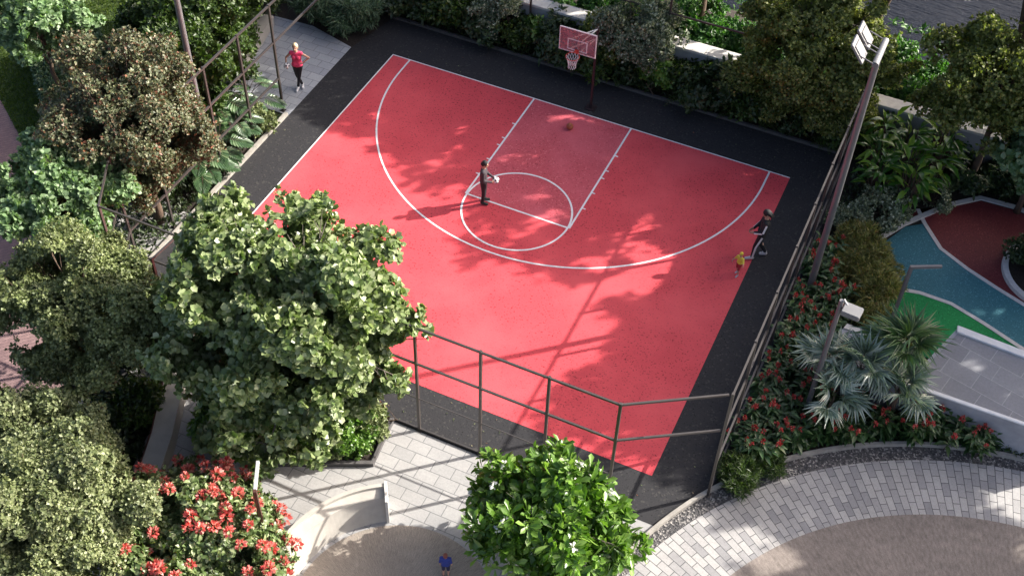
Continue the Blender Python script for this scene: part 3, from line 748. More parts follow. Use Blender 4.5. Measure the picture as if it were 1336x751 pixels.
SKIN = simple('skin', (.52, .30, .21), .55, var=.05); 
def person(label, loc, rz, J, top, legs, hair, shoes, s=1.0, sleeves=True, legfull=True, hairlong=0, female=False, cap_col=None, stripes=False, lean=(0, 0), armz=1.0):
    e = empty('person', loc, rz); e.scale = (s, s, s); tag(e, label, 'person')
    V = lambda k: Vector(J[k])
    b = MB(); hd = V('head')
    sw = .9 if female else 1
    face = Vector(J.get('face', (0, -1, 0))).normalized(); fs = face.cross(Vector((0, 0, 1))).normalized(); fu = fs.cross(face)
    F = lambda a, c, d: hd + fs*a + face*c + fu*d
    # head: skull, jaw, nose, ears
    b.ball(F(0, -.012, .022), .092, 18, 14, sc_=(.88, 1.02, 1.08)); b.ball(F(0, .03, -.04), .064, 14, 10, sc_=(.92, .95, 1.05)); b.ball(F(0, .052, -.083), .026, 10, 8)
    cap(b, F(0, .088, .018), F(0, .112, -.022), .010, .015, 8)
    for q in (-1, 1): b.ball(F(q*.083, -.008, 0), .025, 10, 8, sc_=(.5, .8, 1.2)); cap(b, F(q*.02, .085, .028), F(q*.048, .074, .030), .009, .008, 8)
    cap(b, F(-.018, .092, -.05), F(.018, .092, -.05), .008, .008, 8)
    cap(b, F(0, -.02, -.05), V('chest')+Vector((0, 0, .16)), .052, .062)
    # trunk
    ch, wa, pe = V('chest'), V('waist'), V('pelvis')
    def trunk(m_, g):
        sl, sr = V('shL'), V('shR'); n = (sr-sl).normalized()
        for t, rr in ((-.085, .098), (0, .105), (.085, .098)): cap(m_, ch+n*t*sw, wa+n*t*.72*sw, rr*sw+g, .085*sw+g)
        for t in (-.075, .075): cap(m_, wa+n*t*.7*sw, pe+n*t, .085*sw+g, .100+g)
        cap(m_, sl, ch+Vector((0, 0, .07)), .062*sw+g, .085+g); cap(m_, sr, ch+Vector((0, 0, .07)), .062*sw+g, .085+g)
        if female:
            fwd = Vector((0, -1, 0))
            for t in (-.07, .07): m_.ball(ch+n*t+fwd*.07+Vector((0, 0, -.02)), .065+g, 12, 8)
    trunk(b, 0)
    for q in 'LR':
        cap(b, V('sh'+q), V('el'+q), .050*sw, .038*sw); cap(b, V('el'+q), V('wr'+q), .038*sw, .025*sw)
        hn = J['hand'+q]; hand(b, V('wr'+q), hn[0], hn[1], hn[2], 1.0, hn[3] if len(hn) > 3 else .5)
        cap(b, V('hip'+q), V('kn'+q), .088, .056); cap(b, V('kn'+q), V('an'+q), .056, .036); kc = V('kn'+q).lerp(V('an'+q), .3)
        b.ball(kc+Vector((0, .015, 0)), .054, 12, 8, sc_=(1, 1, 1.6)); cap(b, V('an'+q), V('to'+q), .036, .03)
    voxel(b, 'body', SKIN, e)
    # clothes
    t = MB(); trunk(t, .016)
    cap(t, pe+Vector((-.07, 0, .0)), pe+Vector((.07, 0, .0)), .118, .118)
    if sleeves:
        for q in 'LR':
            cap(t, V('sh'+q), V('el'+q), .068*sw, .054); 
            if sleeves != 'short': cap(t, V('el'+q), V('wr'+q), .054, .038)
    voxel(t, 'top', top, e, .011)
    l = MB(); 
    for q in 'LR':
        cap(l, pe.lerp(V('hip'+q), .4), V('hip'+q), .108, .108); cap(l, V('hip'+q), V('kn'+q), .103, .070 if not female else .062)
        if legfull: cap(l, V('kn'+q), V('an'+q)+(V('kn'+q)-V('an'+q))*.08, .070 if not female else .062, .050 if not female else .042)
    voxel(l, 'trousers' if legfull else 'shorts', legs, e, .011)
    for q in 'LR':
        sh = MB(); an, to = V('an'+q), V('to'+q); heel = an+(an-to).normalized()*.02; heel.z = min(an.z, to.z+.03) if abs(an.z-to.z) < .12 else an.z
        cap(sh, heel, to, .048, .042); cap(sh, an+Vector((0, 0, .01)), an.lerp(to, .4), .046, .044); voxel(sh, 'shoe', shoes, e, .011)
    h = MB(); h.ball(F(0, -.022, .04), .104, 20, 14, sc_=(.92, 1.0, 1.05))
    if hairlong:
        cap(h, F(0, -.085, .0), F(0, -.10, -.12*hairlong), .06, .035); cap(h, F(-.04, -.07, 0), F(-.05, -.07, -.1*hairlong), .05, .03); cap(h, F(.04, -.07, 0), F(.05, -.07, -.1*hairlong), .05, .03)
    ho = voxel(h, 'hair', hair, e, .009)
    # trim hair off the face
    me = ho.data; bm = bmesh.new(); bm.from_mesh(me)
    kill = [v for v in bm.verts if (v.co-hd).dot(face) > .055 + .45*max(0, (v.co-hd).dot(fu)-.055) and (v.co-hd).dot(fu) < .10]
    bmesh.ops.delete(bm, geom=kill, context='VERTS'); bm.to_mesh(me); bm.free()
    if cap_col:
        c = MB(); c.ball(F(0, -.015, .055), .108, 18, 12, sc_=(.95, 1.02, .95)); cap(c, F(-.04, .09, .06), F(.04, .09, .06), .018, .018, 8); voxel(c, 'cap', cap_col, e, .01)
        for q in ():
            pass
    for q in (-1, 1):
        ey = MB(); ey.ball(F(q*.033, .083, .004), .0105, 10, 8); ey.build('eye', EYE, e, smooth=True)
    mo = MB(); cap(mo, F(-.02, .0985, -.05), F(.02, .0985, -.05), .0045, .0045, 8); mo.build('mouth', LIP, e, smooth=True)
    if stripes:
        for q in 'LR':
            out = Vector((1 if V('sh'+q).x > 0 else -1, 0, 0))
            for (a, c, r0, r1, nm) in (('sh', 'el', .069, .056, 'sleeve_stripe'), ('el', 'wr', .056, .040, 'sleeve_stripe'), ('hip', 'kn', .104, .071, 'leg_stripe'), ('kn', 'an', .071, .053, 'leg_stripe')):
                pa, pc = V(a+q), V(c+q); d = (pc-pa).normalized(); o_ = out - d*out.dot(d); o_.normalize(); sd = d.cross(o_)*.024
                m2 = MB(); n_ = 6; vs = []
                for i in range(n_+1):
                    tt = i/n_; rr = r0+(r1-r0)*tt; c0 = pa.lerp(pc, tt); 
                    for lev in (-.006, .007):
                        for sgn in (-1, 0, 1): vs.append(c0+o_*(rr+lev-(abs(sgn)*.004))+sd*sgn)
                fs_ = []
                for i in range(n_):
                    A_, B_ = i*6, (i+1)*6
                    for u, w2 in ((3, 4), (4, 5), (5, 2), (2, 1), (1, 0), (0, 3)): fs_.append((A_+u, A_+w2, B_+w2, B_+u))
                m2.add(vs, fs_); m2.build(nm, M['white_coping'], e)
    return e
EYE = simple('dark_eye', (.02, .015, .012), .2); LIP = simple('lip', (.42, .12, .10), .5)
cloth = lambda n, c, r=.8: simple(n, c, r, var=.12, nscale=25, bmp=.4)
stand = dict(head=(0, -.01, 1.63), chest=(0, 0, 1.30), waist=(0, .01, 1.10), pelvis=(0, 0, .96),
  shL=(.175, 0, 1.41), shR=(-.175, 0, 1.41), elL=(.23, .02, 1.13), elR=(-.23, .02, 1.13), wrL=(.25, -.06, .89), wrR=(-.25, -.06, .89),
  handL=((0, -.1, -1), (0, -1, 0), (-1, 0, 0)), handR=((0, -.1, -1), (0, -1, 0), (1, 0, 0)),
  hipL=(.09, 0, .92), hipR=(-.09, 0, .92), knL=(.10, -.02, .50), knR=(-.10, -.02, .50), anL=(.10, .03, .085), anR=(-.10, .03, .085),
  toL=(.12, -.13, .042), toR=(-.12, -.13, .042))
def pose(**k): d = dict(stand); d.update(k); return d
# woman: one hand on her hip, ball under the other arm, ankles crossed
person('blonde woman in red tank top and black leggings, hand on hip, holding a ball', (-9.5, -3.15, .0), R(20),
  pose(shL=(.16, 0, 1.40), shR=(-.16, 0, 1.40), elL=(.40, .06, 1.20), wrL=(.19, -.03, 1.03), handL=((-.9, -.4, -.25), (0, -.3, 1), (-.3, .9, 0), .8),
       elR=(-.36, .03, 1.17), wrR=(-.33, -.16, 1.00), handR=((.25, -.85, -.2), (-.5, 0, .9), (1, 0, .3), .9),
       knL=(.03, -.05, .50), anL=(-.04, -.10, .085), toL=(-.06, -.26, .042), knR=(-.05, .0, .50), anR=(.08, .06, .085), toR=(.12, -.09, .042), hipL=(.085, 0, .92), hipR=(-.085, 0, .92)),
  cloth('red_jersey', (.74, .06, .15)), cloth('black_leggings', (.012, .012, .014), .6), simple('blonde_hair', (.60, .46, .28), .5, var=.2, nscale=40), cloth('white_shoe', (.65, .65, .66)), 1.06, sleeves=False, hairlong=.7, female=True)
soccer((-9.73, -3.45, 1.07), .105, 'black and white soccer ball held at the blonde woman\'s hip')
# man in dark tracksuit holding a ball in front of him
person('man in dark grey jacket and black trousers holding a ball at the free throw line', (-1.13, -5.58, .008), R(108),
  pose(elL=(.23, -.03, 1.12), wrL=(.13, -.26, 1.02), handL=((-.35, -.9, -.1), (0, .2, 1), (-1, .1, 0), .7), elR=(-.23, -.02, 1.12), wrR=(-.13, -.26, 1.02), handR=((.35, -.9, -.1), (0, .2, 1), (1, .1, 0), .7),
       anL=(.10, .0, .085), toL=(.12, -.16, .042), head=(0, -.04, 1.62), face=(0, -.95, -.25)),
  cloth('dark_jacket', (.045, .035, .042)), cloth('black_trousers', (.016, .014, .018)), simple('black_hair', (.012, .011, .012), .75, var=.2, nscale=40), cloth('dark_shoe', (.02, .035, .03)), 1.0, hairlong=.3)
bd = Vector((math.sin(R(108)), -math.cos(R(108)), 0))
soccer((-1.13+bd.x*.385, -5.58+bd.y*.385, 1.02), .11, 'white soccer ball held by the man on the free throw line')
# adult walking beside the child
person('dark haired person in black tracksuit with white stripes striding along the right sideline', (7.55, -4.05, .006), R(-70),
  pose(head=(0, .02, 1.63), chest=(0, .05, 1.30), waist=(0, .03, 1.09), pelvis=(0, .01, .96), shL=(.17, .04, 1.40), shR=(-.17, .04, 1.40),
       elL=(.22, -.02, 1.14), wrL=(.11, -.21, 1.02), elR=(-.22, -.01, 1.14), wrR=(-.11, -.20, .99), handL=((-.2, -1, -.3), (0, .2, 1), (-1, 0, 0), .6), handR=((.2, -1, -.5), (0, .2, 1), (1, 0, 0), .6),
       hipL=(.09, .01, .92), hipR=(-.09, .01, .92), knL=(.10, -.10, .51), anL=(.10, -.13, .085), toL=(.11, -.29, .042), knR=(-.10, .02, .50), anR=(-.10, .24, .13), toR=(-.11, .12, .045), face=(0, -.8, -.6)),
  cloth('black_jacket', (.012, .012, .015)), cloth('black_track_trousers', (.012, .012, .015)), simple('long_black_hair', (.012, .011, .012), .75, var=.2, nscale=40), cloth('pale_shoe', (.62, .60, .60)), 1.14, hairlong=1.3, stripes=True)
# toddler in yellow
ch_ = dict(head=(0, -.02, 1.60), chest=(0, 0, 1.22), shL=(.18, 0, 1.32), shR=(-.18, 0, 1.32), elL=(.34, -.14, 1.20), wrL=(.46, -.28, 1.22), elR=(-.30, -.05, 1.10), wrR=(-.38, -.18, 1.0))
person('small child in yellow shirt, yellow cap and red shorts beside the striding adult', (7.25, -5.02, .008), R(-25),
  pose(**ch_, knL=(.11, -.12, .52), anL=(.11, -.10, .085), toL=(.13, -.26, .042), knR=(-.11, .02, .50), anR=(-.11, .14, .085), toR=(-.12, -.02, .042)),
  cloth('yellow_shirt', (.70, .58, .07)), cloth('red_shorts', (.35, .03, .04)), simple('brown_hair', (.10, .05, .03), .5), cloth('grey_shoe', (.45, .45, .50)), .55, sleeves='short', legfull=False, cap_col=cloth('yellow_cap', (.75, .58, .06)))
person('small child in blue top with auburn hair on the small round plaza', (3.9, -18.12, .004), R(200),
  pose(head=(0, -.02, 1.60)), cloth('blue_top', (.03, .05, .26)), cloth('navy_shorts', (.02, .02, .06)), simple('auburn_hair', (.22, .06, .04), .5, var=.2, nscale=40), cloth('navy_shoe', (.06, .06, .10)), .60, sleeves='short', hairlong=.5, legfull=False)

# ================================================================== TREES
tree('broadleaf_tree', 'large broadleaf tree with big rounded grey-green leaves in front of the court', 'tree', (-1.75, -15.6, 0), 4.5, (3.05, 2.9, 3.45), 'broad', 'grey', .17, 95, .64, 46, 6, .16, .068, 'round', 3, gap=-.15, low=-.9, extra=[((2.6, 1.3, -.1), .55), ((2.9, 1.3, -.9), .5), ((2.2, .9, 1.0), .55), ((.9, .9, 2.7), .5), ((1.6, 1.3, 1.9), .45), ((2.6, .6, -1.7), .5), ((-.8, -2.4, -2.8), .55), ((.4, -2.2, -2.9), .5), ((-2.4, -1.0, -2.6), .55)])
tree('russet_tree', 'bushy tree with mixed russet and grey-green leaves at the upper left', 'tree', (-9.9, -10.9, 0), 4.0, (1.95, 2.2, 2.9), 'russet', 'brown', .15, 70, .56, 95, 5, .095, .032, 'small', 5, gap=-.25, low=-.85)
tree('olive_tree', 'fine-leaved olive green tree at the left edge above the brick path', 'tree', (-7.1, -16.9, 0), 3.5, (2.5, 2.3, 1.9), 'olive', 'brown', .13, 64, .46, 190, 5, .085, .030, 'small', 8, gap=-.35, low=-.6)
tree('pale_olive_tree', 'wide fine-leaved pale olive tree filling the bottom left corner', 'tree', (-5.0, -21.9, 0), 2.9, (2.9, 2.3, 1.8), 'pale_olive', 'brown', .14, 80, .48, 220, 5, .085, .030, 'small', 12, gap=-.5, low=-.6)
tree('mint_tree', 'mint green tree at the left edge just below the dark lawn strip', 'tree', (-10.6, -14.0, 0), 3.5, (1.9, 1.7, 1.3), 'mint', 'brown', .10, 40, .42, 90, 6, .13, .055, 'round', 15, gap=-.3, low=-.4, group='mint green trees by the path')
tree('mint_tree', 'mint green tree in the top left corner rising from the clipped hedge', 'tree', (-15.9, -7.9, 0), 3.8, (1.7, 1.7, 1.2), 'mint', 'brown', .10, 26, .50, 90, 6, .13, .055, 'round', 17, gap=-.2, low=-.3, group='mint green trees by the path')
# red flowering shrub with its flower heads
e, P, Q = tree('red_flowering_shrub', 'round shrub covered in coral red flower clusters beside the curved bench', 'shrub', (-1.55, -20.3, 0), 1.35, (2.2, 1.9, 1.15), 'flowershrub', 'brown', .06, 54, .40, 70, 6, .14, .042, 'long', 21, gap=-.5, low=-.5, stems=3)
def flower_mesh(k, r, tm, ln_, wd, name='flower_cluster'):
    d = unit(rng.normal(size=(k, 3))*np.array([1, 1, .7])+np.array([0, 0, .45])); return leaf_mesh(name, d*r*.4, d, unit(rng.normal(size=(k, 3))+np.array([0, 0, 1])), np.full(k, ln_), np.full(k, wd), tm)
fm = [flower_mesh(44, .12, 'small', .085, .028) for _ in range(4)]
for m_ in fm: m_.materials.append(L['redflower'])
def spread_pts(P, Q, n, dmin, up=.1, bias=None):
    out = []; sel = []
    for i in rng.permutation(len(P)):
        if Q[i][2] < up: continue
        if all(np.linalg.norm(P[i]-o) > dmin for o in out): out.append(P[i]); sel.append(i)
        if len(out) >= n: break
    return sel
out_ = np.linalg.norm((P-np.array([0, 0, 1.35]))/np.array([2.2, 1.9, 1.15]), axis=1) > .80
P, Q = P[out_], Q[out_]
for j, i in enumerate(spread_pts(P, Q, 98, .30, .05)):
    o = bpy.data.objects.new('flower_cluster', fm[j % 4]); COL.objects.link(o); o.parent = e; o.location = P[i]+Q[i]*.17; o.rotation_euler = (rng.random()*.5, rng.random()*.5, rng.random()*6)
    k_ = rng.uniform(1.1, 1.75); o.scale = (k_, k_, k_*.9)
# frangipani
e, P, Q = tree('frangipani_tree', 'bright green glossy-leaved tree with small white flowers at the bottom centre', 'tree', (6.0, -16.75, 0), 1.95, (1.95, 1.75, 1.4), 'bright', 'grey', .09, 52, .40, 11, 9, .33, .062, 'obov', 25, gap=-.5, low=-.6, stems=2, up=.42, jit=.18)
wm = flower_mesh(14, .07, 'obov', .10, .034); wm.materials.append(L['whiteflower'])
for i in spread_pts(P, Q, 38, .35, .3):
    o = bpy.data.objects.new('flower_cluster', wm); COL.objects.link(o); o.parent = e; o.location = P[i]+Q[i]*.17; o.rotation_euler = (0, 0, rng.random()*6)

# evergreen bush mass at the top left
tree('evergreen_tree', 'dense deep green multi-stemmed evergreen behind the left court fence', 'tree', (-12.0, -5.6, 0), 2.5, (1.9, 2.1, 2.0), 'yew', 'brown', .09, 34, .58, 80, 5, .15, .040, 'small', 31, gap=-.3, low=-.8, stems=4, group='evergreens at the top left')
tree('evergreen_tree', 'dense deep green evergreen at the very top between the mast and the low wall', 'tree', (-13.4, -1.9, 0), 2.5, (2.1, 2.1, 2.1), 'yew', 'brown', .09, 34, .6, 70, 5, .15, .040, 'small', 33, gap=-.3, low=-.8, stems=4, group='evergreens at the top left')
tree('evergreen_tree', 'darker evergreen by the lawn behind the russet tree\'s top', 'tree', (-14.6, -4.4, 0), 1.8, (1.1, 1.2, 1.4), 'yew', 'brown', .09, 26, .5, 70, 5, .15, .040, 'small', 35, gap=-.3, low=-.8, stems=3, group='evergreens at the top left')
# right and back trees
tree('yellow_green_tree', 'loose yellow-green tree over the back wall, left of the floodlight mast', 'tree', (7.1, 2.75, 0), 3.4, (2.8, 2.0, 2.0), 'yellowgreen', 'brown', .14, 60, .52, 90, 5, .11, .042, 'small', 41, gap=-.25, low=-.5)
tree('yellow_green_tree', 'loose yellow-green tree in the top right corner by the river', 'tree', (12.9, 2.2, 0), 4.2, (2.4, 2.0, 2.3), 'yellowgreen', 'brown', .14, 50, .5, 90, 5, .11, .042, 'small', 43, gap=-.25, low=-.6)
tree('large_leaved_tree', 'pale tree with large rounded leaves hanging over the maroon play surface at right', 'tree', (14.6, 1.7, 0), 3.0, (2.0, 1.6, 1.4), 'mint', 'brown', .10, 34, .48, 36, 5, .20, .085, 'round', 45, gap=-.15, low=-.5)
tree('grey_leaved_tree', 'small tree with grey-green leaves and light specks just right of the hoop', 'tree', (.9, 2.55, 0), 1.9, (1.5, 1.1, 1.2), 'grey', 'brown', .08, 26, .42, 110, 5, .10, .034, 'small', 47, gap=-.3, low=-.6, stems=2)
tree('cream_leaved_shrub', 'shrub with cream-flecked leaves in the back bed left of the hoop', 'shrub', (-4.5, 2.5, 0), 1.1, (1.0, .6, .8), 'grey', 'brown', .05, 18, .32, 130, 5, .09, .03, 'small', 49, gap=-.2, low=-.7, stems=3)

# tall shade trees standing round the court, beyond the frame
def shade_tree(x, y, h, rx, rz, seed, label, lean=(0, 0), gap=-.08, dens=14, mat='dark'):
    tree('shade_tree', label, 'tree', (x, y, -.5 if y > 6 else 0), h, (rx, rx, rz), mat, 'brown', .22, 40, .21*rx+.1, dens, 5, .20, .075, 'round', seed, gap=gap, low=-.6, lean=lean, group='tall shade trees around the court')
SH = [(18.8, -.6, 8.8, 2.5, 1.7, 'tall dark shade tree standing on the playground side east of the terrace', (0, 0), -.25),
      (20.5, 4.0, 9.5, 2.8, 1.8, 'tall shade tree at the far corner of the playground by the river', (0, 0), -.2),
      (6.0, 9.5, 8.6, 2.8, 1.9, 'tall riverside shade tree behind the back wall to the right of the hoop', (0, 0), .1),
      (-.5, 9.5, 8.2, 2.8, 2.2, 'tall riverside shade tree behind the wall straight back from the hoop'),
      (26.9, -2.9, 9.0, 2.5, 1.5, 'tall shade tree beyond the right end of the terrace', (0, 0), -.2),
      (-6.5, 9.0, 8.0, 2.6, 2.0, 'tall riverside shade tree behind the left end of the wall'),
      (19.0, 2.4, 8.8, 2.4, 1.7, 'tall shade tree right of the maroon play surface, nearest the playground edge', (0, 0), -.2),
      (12.8, 5.0, 9.0, 2.6, 1.1, 'tall shade tree rising behind the wall above the paddle-leaved clump', (0, 0), .12),
      (7.4, 6.8, 8.8, 2.9, 2.0, 'tall shade tree leaning right behind the wall and the yellow-green tree', (2.2, -.2), .12),
      (17.8, 9.5, 8.2, 3.0, 2.2, 'tall riverside shade tree to the right of the top right tree'),
      (5.6, 6.3, 8.2, 2.6, 1.7, 'tall shade tree rising behind the sunlit part of the wall', (0, 0), .15),
      (1.8, 6.8, 8.0, 2.6, 2.0, 'tall shade tree rising behind the wall just right of the backboard'),
      (-2.6, 6.4, 7.8, 2.6, 1.9, 'tall shade tree rising behind the wall just left of the backboard'),
      (23.4, -1.6, 8.8, 2.4, 1.5, 'tall shade tree on the east side of the terrace, second row'),
      (26.2, -5.2, 9.0, 2.5, 1.6, 'tall shade tree above the far end of the round plaza', (0, 0), -.2),
      (22.5, 8.5, 9.5, 3.0, 2.3, 'tall shade tree far behind the playground along the river'),
      (25.0, 6.2, 9.2, 2.9, 2.0, 'tall shade tree far right of the playground, towards the river', (0, 0), -.2),
      (26.6, 9.4, 9.2, 2.9, 2.0, 'tall shade tree furthest right along the river', (0, 0), -.2),
      (25.5, 2.5, 9.5, 3.0, 2.3, 'tall shade tree far east of the playground')]
for i, a in enumerate(SH): shade_tree(*a[:5], 60+i, *a[5:])

# ================================================================== SHRUBS AND BEDS
def shrub_proto(name, mat, rad, cz, nl, lr, dens, k, Ln, Wd, tm, seed, gap=-.4, up=.4, barkm='brown', jit=.35):
    e = empty(name, (0, 0, 0)); lb = lobes(rad, nl, lr, seed, -.2)
    mb_ = limb_mesh(.03, cz, lb, cz, seed, stems=3, n_limbs=5); mb_.build('stem', B[barkm], e)
    P, Q = crown_pts(lb, dens, seed, gap, .4); P = P+np.array([0, 0, cz]); ok = P[:, 2] > .05; P, Q = P[ok], Q[ok]
    link('foliage', rosettes('foliage', P, Q, k, Ln, Wd, tm, up, jit), L[mat], e); return e
used = set()
def place(proto, loc, rz, s, label, cat, group=None):
    o = proto if proto.name not in used else copy_tree(proto)
    used.add(proto.name)
    o.location = loc; o.rotation_euler.z = rz; o.scale = (s, s, s) if not hasattr(s, '__len__') else s
    return tag(o, label, cat, group)
ORD = ['first', 'second', 'third', 'fourth', 'fifth', 'sixth', 'seventh', 'eighth', 'ninth', 'tenth', 'eleventh', 'twelfth', 'thirteenth', 'fourteenth']
# dark row behind the back kerb
pr = [shrub_proto('dark_shrub', 'dark', (.85, .55, .55), .55, 16, .32, 70, 5, .17, .038, 'long', 71), shrub_proto('dark_shrub', 'yew', (.8, .5, .6), .55, 16, .30, 90, 5, .13, .035, 'small', 72)]
n = 12
for i in range(n):
    x = -8.0+i*1.5
    place(pr[i % 2], (x, 2.55+.12*math.sin(i*2.1), 0), i*1.3, 1.2+.2*math.sin(i*1.7), '%s dark leafy shrub from the left in the row behind the back kerb' % ORD[i], 'shrub', 'dark shrubs in the back bed')
# dark feathery shrubs at the back left corner
pf = shrub_proto('feathery_shrub', 'hedge', (.8, .7, .5), .55, 16, .34, 90, 6, .20, .022, 'blade', 75, up=.55)
for i, (x, y, t) in enumerate([(-9.75, .9, 'bluish dark feathery shrub at the back left corner nearest the black surround'), (-10.9, .95, 'bluish dark feathery shrub behind the shaded paving, directly above the woman'), (-9.9, 2.3, 'bluish dark feathery shrub at the top edge behind the corner fence post'), (-11.6, 2.3, 'bluish dark feathery shrub at the top edge near the low wall')]):
    place(pf, (x, y, 0), i*2.0, 1.15, t, 'shrub', 'feathery shrubs at the back left corner')
pyg = shrub_proto('tall_shrub', 'yellowgreen', (.85, .55, .8), .95, 24, .34, 90, 5, .11, .036, 'small', 74, gap=-.3)
for i, (x, y, t) in enumerate([(4.9, 2.7, 'yellow-green tall shrub under the left side of the yellow-green tree'), (6.2, 2.5, 'yellow-green tall shrub directly under the yellow-green tree'), (7.6, 2.4, 'yellow-green tall shrub under the right side of the yellow-green tree'), (8.7, 2.5, 'yellow-green tall shrub in the back right corner beside the right fence'), (-.4, 2.85, 'yellow-green tall shrub just behind the hoop pole'), (-7.0, 2.9, 'yellow-green tall shrub in the back bed near the left end')]): place(pyg, (x, y, 0), i*1.3, 1.05, t, 'shrub', 'yellow-green tall shrubs in the back bed')
# sunlit leafy plants near the hoop
py = shrub_proto('leafy_shrub', 'bright', (.42, .4, .45), .8, 10, .25, 60, 6, .17, .045, 'long', 77)
for x, y, s, t in [(-3.0, 2.75, 1.0, 'bright yellow-green leafy plant directly behind the left side of the backboard'), (1.45, 2.5, 1.1, 'bright yellow-green leafy plant at the foot of the grey-leaved tree'), (2.1, 2.3, 1.0, 'bright leafy plant in front of the back fence post right of the hoop')]:
    place(py, (x, y, 0), x, s, t, 'shrub', 'bright leafy plants in the back bed')
# riverbank shrubs beyond the wall
prv = [shrub_proto('riverbank_shrub', 'river', (1.2, 1.1, 1.0), .8, 24, .42, 75, 5, .15, .038, 'small', 81, gap=-.3), shrub_proto('riverbank_shrub', 'river', (1.1, 1.2, .9), .7, 22, .42, 75, 5, .15, .038, 'small', 82, gap=-.3)]
RB = [(1.2, 5.4), (2.9, 5.1), (4.6, 5.4), (8.6, 5.0), (9.9, 5.2), (11.2, 5.2), (9.2, 7.0), (10.8, 7.2), (12.6, 6.2), (6.4, 5.3), (-1.0, 5.6), (2.0, 7.4)]
RL = ['fresh green riverbank shrub beyond the wall, right above the hoop', 'fresh green riverbank shrub beyond the wall behind the sunlit coping', 'fresh green riverbank shrub between the sunlit coping and the yellow-green tree', 'fresh green riverbank shrub just left of the floodlight heads', 'fresh green riverbank shrub just right of the floodlight heads', 'fresh green riverbank shrub above the paddle-leaved clump by the wall', 'fresh green riverbank shrub at the water\'s edge left of the open river view', 'fresh green riverbank shrub at the water\'s edge below the open river view', 'fresh green riverbank shrub behind the top right tree', 'fresh green riverbank shrub behind the yellow-green tree', 'fresh green riverbank shrub behind the wall left of the hoop', 'fresh green riverbank shrub at the top edge right of the back fence post']
for i, (x, y, t) in enumerate([(-1.9, 4.15, 'fresh green shrub leaning over the wall coping left of the backboard'), (.2, 4.2, 'fresh green shrub leaning over the wall coping behind the grey-leaved tree'), (8.3, 4.15, 'fresh green shrub leaning over the wall coping by the floodlight mast'), (11.9, 4.2, 'fresh green shrub leaning over the coping above the paddle-leaved clump'), (13.9, 4.3, 'fresh green shrub leaning over the coping behind the pale tree at right')]): place(prv[i % 2], (x, y, -.15), i*2.2, .95, t, 'shrub', 'fresh green shrubs on the riverbank')
for i, ((x, y), t) in enumerate(zip(RB, RL)): place(prv[i % 2], (x, y, -.35-(y-5)*.28), i*1.1, 1.0, t, 'shrub', 'fresh green shrubs on the riverbank')

# paddle-leaved clumps (right of the mast)
def paddle_proto(seed, nlf=48, h=1.25, mat='banana', name='paddle_plant'):
    e = empty(name, (0, 0, 0)); r_ = np.random.default_rng(seed); st = MB(); P = []; D = []; Nn = []; Ls = []
    for i in range(nlf):
        a = r_.random()*6.28; tl = r_.uniform(.1, .7); hh = h*r_.uniform(.4, 1); top = Vector((math.cos(a)*tl*.6, math.sin(a)*tl*.6, hh)); b0 = Vector((math.cos(a)*.08, math.sin(a)*.08, 0))
        st.tube([b0, b0.lerp(top, .6)+Vector((0, 0, .05)), top], [.018, .012, .008], 5)
        P.append(top); d = Vector((math.cos(a)*.8, math.sin(a)*.8, r_.uniform(-.1, .8))).normalized(); D.append(d); Nn.append((-d.x*.4, -d.y*.4, 1)); Ls.append(r_.uniform(.28, .55))
    st.build('stalk', B['brown'], e); Ls = np.array(Ls)
    link('foliage', leaf_mesh('foliage', np.array(P), np.array(D), np.array(Nn), Ls, Ls*.15, 'long'), L[mat], e); return e
pb = [paddle_proto(91), paddle_proto(92, 52, 1.4)]
HB = [(9.9, 1.2), (10.8, 1.0), (11.6, 1.4), (9.8, 2.3), (10.7, 2.2), (11.7, 2.4), (10.2, .2), (11.2, .1)]
HL = ['paddle-leaved green plant nearest the mast, middle of the clump', 'paddle-leaved green plant in the middle of the clump beside the mast', 'paddle-leaved green plant on the right side of the clump near the grey wall', 'paddle-leaved green plant at the back of the clump touching the mast', 'paddle-leaved green plant right below the sunlit wall coping', 'paddle-leaved green plant at the back right of the clump against the wall', 'paddle-leaved green plant at the front left of the clump above the cream shrub', 'paddle-leaved green plant at the front right of the clump by the outer band']
for i, ((x, y), t) in enumerate(zip(HB, HL)): place(pb[i % 2], (x, y, 0), i*1.9, 1.15+.12*(i % 3), t, 'plant', 'paddle-leaved plants right of the mast')
# grey variegated shrubs below them
pg = shrub_proto('variegated_shrub', 'grey', (.8, .55, .45), .45, 16, .3, 120, 5, .09, .032, 'small', 95, gap=-.3)
for x, y, s, t in [(10.2, -.75, 1.0, 'cream-speckled shrub right beside the floodlight mast'), (11.0, -.35, .95, 'cream-speckled shrub at the tip of the teal play surface'), (11.9, .95, .8, 'cream-speckled shrub along the outer band of the maroon surface'), (9.75, -1.5, .8, 'small cream-speckled shrub between the mast and the croton mounds')]:
    place(pg, (x, y, 0), x, s, t, 'shrub', 'cream-speckled shrubs by the playground')
# dark shrubs behind the maroon surface
for i, (x, y, t) in enumerate([(12.6, 2.0, 'dark shrub behind the maroon play surface at its left end'), (13.8, 2.6, 'dark shrub behind the middle of the maroon play surface'), (15.4, 2.6, 'dark shrub behind the maroon play surface at the right edge')]): place(pr[0], (x, y, 0), i, .9, t, 'shrub', 'dark shrubs by the playground')
